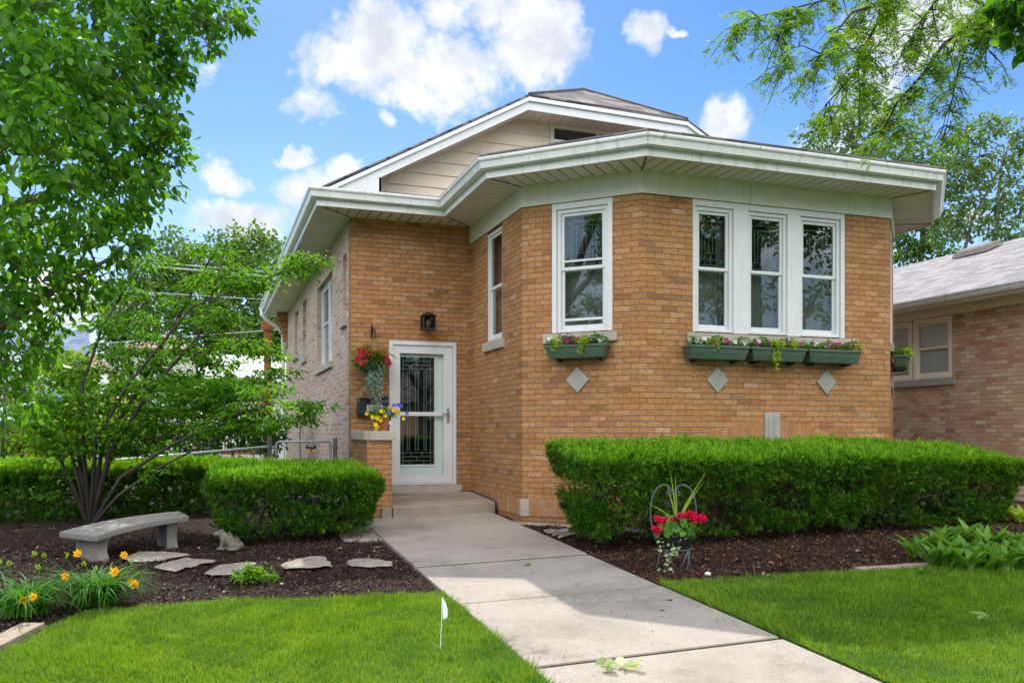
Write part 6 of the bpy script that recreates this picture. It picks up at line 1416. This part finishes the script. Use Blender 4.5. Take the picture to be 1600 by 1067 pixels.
# flower-filled wire chair
cb_ = Vector((4.06,6.97,0.26)); rv = Vector((.943, -.333, 0)); bv = Vector((.333, .943, 0)); g0_ = cb_.z - .02
W3 = lambda x, y, z: cb_ + rv * x + bv * y + Vector((0, 0, z - cb_.z))
t = thing('chair_planter', (cb_.x, cb_.y, g0_), 'little black wire chair with a heart-shaped back holding a pot of crimson flowers', 'planter')
m = MB()
for s_ in (-1, 1):
    m.tube([W3(s_ * x, .10, z) for x, z in ((.13, .42), (.185, .55), (.212, .70), (.213, .80), (.195, .895), (.155, .975), (.10, 1.012), (.05, 1.0), (.018, .955), (.012, .925))], .0085, 6)
    m.tube([W3(s_ * x, .10, z) for x, z in ((.012, .925), (.03, .905), (.055, .91), (.064, .935), (.046, .952), (.034, .938))], .006, 5)
    m.tube([W3(s_ * x, .08, z) for x, z in ((.12, .42), (.135, .34), (.15, .26), (.19, .20), (.235, g0_ + .01))], .0075, 5)
    m.tube([W3(s_ * x, -.10, z) for x, z in ((.11, .42), (.10, .33), (.09, .26), (.105, .19), (.15, g0_ + .005))], .0075, 5)
    m.tube([W3(s_ * .10, -.11, .43), W3(s_ * .055, -.11, .32), W3(0, -.11, .235)], .006, 5)
m.tube([W3(.13 * math.cos(k * .3307), .12 * math.sin(k * .3307), .425) for k in range(20)], .007, 5)
m.build('frame', M_IRON, t, smooth=True)
m = MB(); q = [W3(-.085, .098, .845), W3(-.065, .098, .875), W3(.065, .098, .875), W3(.085, .098, .845), W3(.065, .098, .80), W3(-.065, .098, .80)]; m.slab(q, .008, down=tuple(bv)); m.build('back_plaque', M_BLACK, t)
m = MB(); m.lathe(tuple(W3(0, 0, .40)), [(.085, 0), (.10, .05), (.115, .14), (.125, .165), (.118, .165), (.105, .15)], 18); m.build('pot', M_BLACK, t, smooth=True)
parts = []; n_ = 210; a_ = rng.uniform(0, 6.28, n_); e_ = rng.uniform(-.25, 1.4, n_); rr_ = rng.uniform(.11, .2, n_); d = np.stack([np.cos(a_) * np.cos(e_), np.sin(a_) * np.cos(e_), np.sin(e_)], 1)
Pn = np.array(W3(.01, -.02, .60)) + d * rr_[:, None] * [1.05, .9, .72]; parts.append(leaf_arrays(Pn - d * .02, rng.normal(size=(n_, 3)) + d * .4, d + rng.normal(size=(n_, 3)) * .35 + [0, 0, .3], rng.uniform(.055, .085, n_), .075, .1, .12)); leaf_part('foliage', parts, L_POT, t)
parts = []
for (x, y, z, L, dx) in ((-.13, -.10, .54, .12, -.03), (-.02, -.12, .56, .30, -.08), (.03, -.12, .56, .16, -.05), (-.06, -.12, .40, .18, -.10), (-.09, -.13, .33, .12, .03), (.0, -.12, .42, .1, -.07)): p = W3(x, y, z); strand(tuple(p), L, parts, .034, .03, int(L / .016), drift=(rv.x * dx, rv.y * dx))
leaf_part('ivy', parts, L_IVY, t)
tips = [(3.99,6.94,1.15), (4.03,6.92,1.11), (4.30,6.83,1.14), (4.26,6.82,1.04), (3.76,6.94,0.86), (3.97,6.97,1.02), (4.21,6.89,0.97)]
m = MB(); b0_ = W3(.015, .0, .66)
for tp in tips:
    tp = Vector(tp); mid = b0_.lerp(tp, .5) + Vector((0, 0, .02)); s_ = (tp - b0_).cross(bv).normalized()
    for (p, q, wa, wb) in ((b0_, mid, .006, .006), (mid, tp, .006, .001)): m.face([p - s_ * wa, p + s_ * wa, q + s_ * wb, q - s_ * wb])
m.build('spike_leaf', L_SPIKE, t)
flower(t, [tuple(W3(x, y, z)) for x, y, z in ((-.19, -.08, .715), (-.16, -.1, .69), (-.21, -.1, .62), (-.175, -.12, .61), (-.10, -.05, .70), (.02, -.08, .72), (.05, -.06, .735), (.12, -.08, .755), (.155, -.08, .74), (.14, -.1, .71), (.185, -.06, .70), (.235, -.06, .71), (.22, -.08, .72), (.08, -.1, .74), (-.06, -.1, .70))], M_PINKF, .038, kind='head')
for i, (u_, lb) in enumerate((((4.08,6.64,0.24), 'fallen crimson petal on the mulch, closest to the wire chair'), ((4.07,6.59,0.24), 'fallen crimson petal lying nearest the lawn edge'), ((4.14,6.65,0.24), 'fallen crimson petal farthest from the wire chair'))):
    V, F = leaf_arrays(np.array([u_]) + [0, 0, .012], np.array([[1, .3 * i, .1]]), np.array([[0, 0, 1.]]), .03, .026); tag(np_obj('fallen_petal', V, F, M_PINKF), lb, 'petal', 'fallen petals on the mulch')

# marker flag in the lawn
fp = Vector((1.38,5.27,0.11))
t = thing('marker_flag', fp, 'thin wire stake with a small white marker flag in the left lawn', 'flag')
tp = fp + Vector((.022, .03, .345)); m = MB(); m.tube([fp, fp.lerp(tp, .5) + Vector((.003, 0, 0)), tp], .0022, 5); m.build('stake', M_FLAGV, t)
m = MB(); rows = [(tp, tp + Vector((.004, -.004, -.145))), (tp + Vector((.020, -.012, -.035)), tp + Vector((.016, -.014, -.135))), (tp + Vector((.034, -.008, -.085)), tp + Vector((.030, -.012, -.128)))]
for i in range(2): m.face([rows[i][1], rows[i + 1][1], rows[i + 1][0], rows[i][0]])
m.build('flag', M_FLAGV, t)

# fallen leaves on the walk
FL = 'fallen leaves on the walk'
for (p, L, mat, lb) in (((2.81,7.59,0.26), .10, L_BROAD, 'largest flat green leaf lying alone on the walk'), ((2.75,7.20,0.24), .04, L_BROAD, 'small green leaf just below the largest leaf on the walk'), ((2.92,6.66,0.22), .045, L_BROAD, 'small green leaf near the middle joint of the walk'), ((2.75,9.22,0.33), .04, L_LIME, 'pale yellow-green leaf on the slab nearest the step'), ((3.38,8.16,0.30), .05, L_BROAD, 'green leaf near the hedge side of the walk'), ((3.16,5.64,0.17), .06, L_BROAD, 'green leaf with a tail on the sunlit slab'), ((3.40,5.87,0.19), .06, L_SHRUB, 'dull green leaf at the shade edge by the right lawn'), ((2.02,6.92,0.21), .04, M_LILY, 'yellow petal-like leaf by the mulch edge of the walk')):
    r_ = rng.uniform(0, 6.28); V, F = leaf_arrays(np.array([p]) + [0, 0, .006], np.array([[math.cos(r_), math.sin(r_), .02]]), np.array([[0, 0, 1.]]), L, L * .62, .12, .03); tag(np_obj('fallen_leaf', V, F, mat), lb, 'leaf', FL)
c_ = np.array((2.29,4.61,0.10)); n_ = 9; a_ = rng.uniform(0, 6.28, n_)
V, F = leaf_arrays(c_ + np.stack([rng.normal(0, .05, n_), rng.normal(0, .03, n_), rng.uniform(.006, .03, n_)], 1), np.stack([np.cos(a_), np.sin(a_), rng.normal(.25, .3, n_)], 1), rng.normal(size=(n_, 3)) * .75 + [0, 0, 1], rng.uniform(.07, .12, n_), .065); tag(np_obj('fallen_sprig', V, F, L_IVY), 'pale green broken-off leaf sprig lying on the nearest slab of the walk', 'leaf sprig')

for (p, L, mat, lb, dz) in (((5.06,4.48,0.16), .13, L_IVY, 'pale upturned leaf lying on the right lawn', .07), ((6.09,9.43,0.42), .07, M_BARK, 'dark dead leaf under the long hedge behind the wire chair', .01), ((4.91,6.56,0.25), .13, M_TERRA, 'curled dry brown leaf at the edge of the right lawn', .03)):
    r_ = rng.uniform(0, 6.28); V, F = leaf_arrays(np.array([p, p]) + [0, 0, dz], np.array([[math.cos(r_), math.sin(r_), .25], [math.cos(r_ + 1.2), math.sin(r_ + 1.2), .1]]), np.array([[.2, 0, 1.], [-.3, .3, 1.]]), L, L * .55, .25, .1); tag(np_obj('dropped_leaf', V, F, mat), lb, 'leaf')
pb = (4.19,6.63,0.24)
m = MB(); m.lathe((pb[0], pb[1], pb[2] - .02), [(.01, 0), (.026, .012), (.028, .024), (.016, .038), (.004, .042)], 9, 1.2, .8); tag(m.build('pebble', M_PALE, None, smooth=True, loc=tuple(pb)), 'small white pebble on the mulch by the right lawn', 'pebble')

# ------------------------------------------------------------------ fence, gate and what stands behind
def netting(mb, x0, x1, y, zb, zt, sp=.058, r=.0022):
    """woven diamond mesh between two rails; zt may slope"""
    n = int((x1 - x0) / sp)
    for k in range(n):
        x = x0 + k * sp; pts = []; h = zb; j = 0
        while h <= zt(x) + 1e-6: pts.append((x + (sp if j % 2 else 0), y + (.003 if k % 2 else -.003), h)); h += sp; j += 1
        if len(pts) > 1: mb.tube(pts, r, 3, cap=False)
t = thing('chain_link_gate', (1.4, 13.6, .4), 'grey chain link gate hung between two posts beside the house wall', 'gate')
for x, zt in ((.88, 1.50), (1.87, 1.42)):
    m = MB(); m.lathe((x, 13.6, .35), [(.032, 0), (.032, zt - .37), (.036, zt - .365), (.034, zt - .345), (.012, zt - .33)], 10); m.build('post', M_GALV, t, smooth=True)
m = MB(); x0, x1 = .985, 1.80; m.tube([(x0, 13.6, .5), (x0, 13.6, 1.33), (x0 + .03, 13.6, 1.355), (x1 - .03, 13.6, 1.355), (x1, 13.6, 1.33), (x1, 13.6, .5), (x0, 13.6, .5)], .019, 8); m.build('gate_frame', M_GALV, t, smooth=True)
m = MB(); netting(m, x0, x1 - .06, 13.6, .52, lambda x: 1.34); m.build('netting', M_GALV, t)
m = MB()
for z in (1.28, .75): m.box(.90, .985, 13.585, 13.615, z - .015, z + .015); m.box(1.80, 1.86, 13.585, 13.615, z - .012, z + .012)
m.box(1.86, 1.99, 13.59, 13.61, 1.14, 1.16); m.build('hinge', M_GALV, t)
t = thing('gate_ornament', (1.50, 13.57, 1.22), 'small dark and orange butterfly ornament hanging on the gate netting', 'ornament')
m = MB()
for s_ in (-1, 1): m.slab([(1.50, 13.565, 1.26), (1.50 + s_ * .075, 13.56, 1.30), (1.50 + s_ * .08, 13.56, 1.25), (1.50 + s_ * .01, 13.565, 1.235)], .006, down=(0, 1, 0))
m.tube([(1.50, 13.56, 1.20), (1.50, 13.56, 1.28)], .008, 5); m.build('upper_wing', M_BLACK, t)
m = MB()
for s_ in (-1, 1): m.slab([(1.50, 13.567, 1.235), (1.50 + s_ * .055, 13.56, 1.225), (1.50 + s_ * .045, 13.56, 1.18), (1.50 + s_ * .008, 13.567, 1.205)], .006, down=(0, 1, 0))
m.build('lower_wing', M_LILY, t)
t = thing('chain_link_fence', (-2, 13.6, .3), 'low chain link fence running off from the gate behind the dark hedge', 'fence')
zf = lambda x: 1.27 + .085 * (x - .85)
m = MB(); m.tube([(.86, 13.6, zf(.86)), (-2, 13.6, zf(-2)), (-6.5, 13.6, zf(-6.5))], .024, 8); m.build('rail', M_GALV, t, smooth=True)
m = MB(); netting(m, -6.5, .80, 13.605, .30, lambda x: zf(x) + .02); m.build('netting', M_GALV, t)
for x in (-1.6, -4.1, -6.5): m = MB(); m.tube([(x, 13.6, .1), (x, 13.6, zf(x) + .05)], .03, 8); m.build('post', M_GALV, t)
p = Vector((1.47,14.96,1.58)); g_ = .5
t = thing('garden_stake', (p.x, p.y, g_), 'black garden stake with a cone finial in front of the pale side wall', 'stake')
m = MB(); m.tube([(p.x, p.y, g_), (p.x, p.y, p.z + .13)], .008, 5); m.build('rod', M_BLACK, t); m = MB(); m.lathe((p.x, p.y, p.z + .12), [(.05, 0), (.05, .012), (.004, .105)], 10); m.build('finial', M_BLACK, t)
p = Vector((-2.88,14.70,1.07))
t = thing('garden_tripod', (p.x, p.y, .25), 'black wire plant tripod at the edge of the picture behind the hedge', 'trellis')
m = MB(); tp = Vector((p.x, p.y, 1.95))
for k in range(3): a_ = k * 2.09; m.tube([(p.x + .16 * math.cos(a_), p.y + .16 * math.sin(a_), .25), tp], .010, 5)
m.lathe((tp.x, tp.y, tp.z - .02), [(.02, 0), (.035, .03), (.01, .09)], 8); m.build('frame', M_BLACK, t)

# neighbour's house on the right
nb = thing('neighbour_house', (13.5, 14, .4), 'low pinkish brick house with a pale grey shingle roof at the right', 'house')
NX = 11.8
m = MB(); ops = [(20 - 12.98, 20 - 11.16, 2.42, 3.475)]
fN = wall(m, (NX, 20), (NX, 7.6), .2, 3.50, ops, .1, .10); wall(m, (NX, 7.6), (19.4, 7.6), .2, 3.5, (), .4); m.build('wall', M_PINK, nb)
for k, (x0, x1) in enumerate(((20 - 12.96, 20 - 12.06), (20 - 12.02, 20 - 11.18))):
    wn = double_hung(fN, x0, x1, 2.425, 3.47, 2.95, nb, lead=False, curt=False, mat=M_BEIGE, n0=-.004, case=.07)
    b = MB()
    for s_ in range(22 if k == 0 else 24): z = 3.40 - s_ * .040; b.obox(fN, x0 + .09, x1 - .09, -.080, -.076, z, z + .037)
    b.build('blind', M_BLIND, wn)
    if k: b = MB(); b.obox(fN, 20 - 13.05, 20 - 11.09, -.1, .05, 2.30, 2.418); b.build('sill', M_STONE_GREY, wn, bevel=.006)
m = MB(); m.box(NX + .3, NX + .32, 8, 19.5, .5, 3.4); m.build('room', M_DARK, nb)
m = MB(); m.box(NX - .022, NX + .05, 7.5, 20.1, 3.48, 3.62); m.build('frieze', M_BEIGE, nb)
m = MB()
y = 7.3
while y < 20: m.box(11.40, NX - .023, y, y + .14, 3.60, 3.612); y += .148
m.box(11.40, 11.95, 7.2, 20.1, 3.622, 3.632); m.build('soffit', M_SOFFIT, nb)
PN = [(11.40, 20.2), (11.40, 7.25)]
m = MB(); m.sweep(PN, [(-.02, 3.585), (.018, 3.585), (.018, 3.72), (-.02, 3.72)]); m.build('fascia', M_BEIGE, nb)
m = MB(); m.sweep(PN, [(.019, 3.63), (.08, 3.63), (.10, 3.66), (.115, 3.70), (.13, 3.715), (.13, 3.735), (.115, 3.735), (.10, 3.70), (.03, 3.65), (.03, 3.73), (.019, 3.73)]); m.build('gutter', M_GUTTER, nb)
m = MB(); zr = lambda x: 3.745 + .40 * (x - 11.34)
roof_poly(m, [(11.34, 20.3, zr(11.34)), (11.34, 7.2, zr(11.34)), (15.6, 7.2, zr(15.6)), (15.6, 20.3, zr(15.6))], (0, 1, 0), (1, 0, .4)); roof_poly(m, [(15.6, 7.2, zr(15.6)), (19.9, 7.2, zr(11.34)), (19.9, 20.3, zr(11.34)), (15.6, 20.3, zr(15.6))], (0, 1, 0), (-1, 0, .4)); m.build('roof', M_ROOF_GREY, nb)
m = MB(); m.hexa([(14.75, 13.15, zr(14.75) + .02), (15.25, 13.15, zr(15.25) + .02), (15.25, 14.0, zr(15.25) + .02), (14.75, 14.0, zr(14.75) + .02)], [(14.80, 13.2, zr(14.75) + .16), (15.2, 13.2, zr(15.2) + .13), (15.2, 13.95, zr(15.2) + .13), (14.80, 13.95, zr(14.75) + .16)]); m.build('roof_vent', M_BARK_GREY, nb, bevel=.02)
m = MB(); m.prism([(11.3, 6.4), (11.78, 6.4), (11.78, 19), (11.3, 19)], .2, .50); m.build('foundation', M_FOUND, nb)

# buildings beyond the back fence
bh = thing('blue_roof_house', (-6.43,34.09,0.94), 'pale house with a blue-grey shingle roof beyond the left fence', 'house')
a, b, c, d = Vector((-11.30,33.16,3.45)), Vector((-3.39,30.36,3.45)), Vector((-4.10,34.33,5.17)), Vector((-11.44,36.92,5.22))
m = MB(); roof_poly(m, [a, b, c, d], b - a, d - a, .08); m.build('roof', M_ROOF_BLUE, bh)
m = MB(); m.box(a.x + .3, b.x - .3, min(a.y, b.y) + .5, 34, .3, 3.55); m.build('wall', M_PALE, bh)
m = MB(); p, q, r_ = Vector((-6.50,27.75,2.84)), Vector((-4.34,26.99,2.88)), Vector((-5.06,27.24,3.91))
m.slab([p, q, r_, Vector((-5.99,27.57,3.82))], .1, down=(0, 1, 0)); m.box(p.x, q.x, p.y + .15, p.y + 3, .3, q.z); m.build('side_gable', M_BLUEMET, bh)
gr = thing('garage', (-4.34,21.69,1.15), 'dark open garage under a light blue awning roof at the left edge', 'garage')
a, b = Vector((-5.01,21.39,1.78)), Vector((-3.73,20.94,1.78)); m = MB(); m.slab([a, b, b + Vector((-.05, 1.8, .55)), a + Vector((-.05, 1.8, .55))], .06); m.build('roof', M_BLUEMET, gr)
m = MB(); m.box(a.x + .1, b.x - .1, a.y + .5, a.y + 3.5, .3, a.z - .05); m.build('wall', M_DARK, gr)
tg = thing('tan_garage', (-1.41,27.01,2.15), 'small building with a tan hip roof, farther back behind the spreading tree', 'garage')
a, b = Vector((-2.34,27.34,3.99)), Vector((-0.13,26.56,3.99)); y_ = max(a.y, b.y); m = MB(); e1, e2 = Vector((a.x, y_, a.z)), Vector((b.x, y_, a.z)); k1, k2 = e1 + Vector((1.0, 1.6, .55)), e2 + Vector((-.9, 1.6, .55))
f1, f2 = e1 + Vector((0, 3.2, 0)), e2 + Vector((0, 3.2, 0)); roof_poly(m, [e1, e2, k2, k1], (1, 0, 0), (0, 1, .37), .05); roof_poly(m, [f1, e1, k1], (0, 1, 0), (1, 0, .6), .05); roof_poly(m, [e2, f2, k2], (0, 1, 0), (-1, 0, .6), .05); roof_poly(m, [f2, f1, k1, k2], (1, 0, 0), (0, -1, .4), .05); m.build('roof', M_ROOF_PINK, tg)
m = MB(); m.box(e1.x + .25, e2.x - .25, y_ + .3, y_ + 3, .3, e1.z - .05); m.build('wall', M_PALE, tg)
gz = thing('gazebo', (-2.47,21.03,1.15), 'little garden gazebo with a tan pointed roof left of the dark stems', 'gazebo')
a, b = Vector((-2.94,21.19,2.91)), Vector((-1.99,20.86,2.91)); y_ = a.y; w_ = b.x - a.x; q = [Vector((a.x, y_, a.z)), Vector((b.x, y_, a.z)), Vector((b.x, y_ + w_, a.z)), Vector((a.x, y_ + w_, a.z))]; tp = Vector((a.x + w_ / 2, y_ + w_ / 2, a.z + .42)); m = MB()
for k in range(4): roof_poly(m, [q[k], q[(k + 1) % 4], tp], q[(k + 1) % 4] - q[k], tp - (q[k] + q[(k + 1) % 4]) / 2, .03)
m.build('roof', M_ROOF_PINK, gz)
for k in range(4): m = MB(); c_ = q[k].lerp(Vector((tp.x, tp.y, a.z)), .16); m.box(c_.x - .045, c_.x + .045, c_.y - .045, c_.y + .045, .3, a.z + .02); m.build('post', M_WOOD, gz)
wg = thing('white_garage', (1.22,28.20,2.00), 'pale low-roofed garage between the spreading tree and the wooden porch post', 'garage')
a, b = Vector((-0.14,27.62,3.11)), Vector((2.64,26.64,3.34)); y_ = a.y; m = MB(); roof_poly(m, [(a.x, y_, a.z), (b.x + .8, y_, a.z), (b.x + .8, y_ + 3, a.z + 1.0), (a.x + .2, y_ + 3, a.z + 1.0)], (1, 0, 0), (0, 1, .33), .06); m.build('roof', M_PALE, wg)
m = MB(); m.box(a.x + .2, b.x + .6, y_ + .3, y_ + 5, .3, a.z - .04); m.build('wall', M_PALE, wg)
lf = thing('lattice_fence', (-0.72,18.28,1.18), 'dark lattice fence panel seen under the spreading tree', 'fence')
a, b = Vector((-1.44,18.54,1.31)), Vector((-0.09,18.06,1.31)); m = MB(); y_ = a.y; x = a.x - .9
while x < b.x:
    for s_ in (-1, 1):
        p = (x if s_ > 0 else x + .9, .45); q = (x + .9 if s_ > 0 else x, 1.95 - .6)
        lo, hi = max(min(p[0], q[0]), a.x), min(max(p[0], q[0]), b.x)
        if hi - lo > .05:
            fz = lambda xx: p[1] + (q[1] - p[1]) * (xx - p[0]) / (q[0] - p[0]); yy = y_ + .012 * s_
            m.hexa([(lo, yy, fz(lo) - .02), (hi, yy, fz(hi) - .02), (hi, yy + .01, fz(hi) - .02), (lo, yy + .01, fz(lo) - .02)], [(lo, yy, fz(lo) + .02), (hi, yy, fz(hi) + .02), (hi, yy + .01, fz(hi) + .02), (lo, yy + .01, fz(lo) + .02)])
    x += .14
m.build('lattice', M_BARK, lf)
m = MB(); m.box(a.x - .05, b.x + .05, y_ - .03, y_ + .05, 1.35, 1.42); m.box(a.x - .06, a.x + .02, y_ - .04, y_ + .06, .3, 1.45); m.box(b.x - .02, b.x + .06, y_ - .04, y_ + .06, .3, 1.45); m.build('frame', M_BARK, lf)
WG = 'utility wires behind the house'
for (p, q, r_, lb) in (((-2.11,26.20,6.29), (1.93,24.77,5.93), .016, 'topmost utility wire in front of the round-crowned tree'), ((-2.13,26.42,6.22), (1.95,24.98,5.84), .024, 'thickest utility wire, close below the topmost one'), ((-2.07,26.72,5.51), (1.97,25.29,5.24), .012, 'thin utility wire halfway down in front of the round-crowned tree'), ((-0.45,26.67,4.29), (2.19,25.74,4.50), .014, 'lowest utility wire, reaching towards the eave corner')):
    p, q = Vector(p), Vector(q); d = q - p; m = MB(); m.tube([p - d * 2.2, p - d * .8 + Vector((0, 0, -.02)), p, q, q + d * 1.5, q + d * 3], r_, 5); tag(m.build('utility_wire', M_WIRE, None, loc=tuple(p)), lb, 'wire', WG)
# the house across the road, mirrored in the door glass
sh = thing('street_house', (8.5, -24, 0), 'brick house across the road, seen only as a reflection in the front door', 'house')
m = MB(); m.box(1.5, 15.5, -30, -24, -.1, 3.2); m.build('wall', M_PINK, sh)
m = MB(); e = [(1.0, -23.4, 3.2), (16, -23.4, 3.2), (16, -30.6, 3.2), (1.0, -30.6, 3.2)]; k1, k2 = (4.5, -27, 5.9), (12.5, -27, 5.9)
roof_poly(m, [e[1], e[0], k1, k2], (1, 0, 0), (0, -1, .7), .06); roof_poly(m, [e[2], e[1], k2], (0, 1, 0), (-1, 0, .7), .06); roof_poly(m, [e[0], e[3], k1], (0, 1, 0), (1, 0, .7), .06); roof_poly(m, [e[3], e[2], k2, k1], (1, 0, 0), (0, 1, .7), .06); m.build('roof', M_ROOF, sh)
for x in (3, 6, 11.5): m = MB(); m.box(x, x + 1.6, -24.0, -23.93, .9, 2.4); w_ = m.build('window', M_WHITE, sh); m = MB(); m.box(x + .1, x + 1.5, -23.935, -23.92, 1.0, 2.3); m.build('pane', M_BLACK, w_)
m = MB(); m.box(9.2, 10.2, -24.0, -23.94, 0, 2.1); m.build('door', M_WOOD, sh)
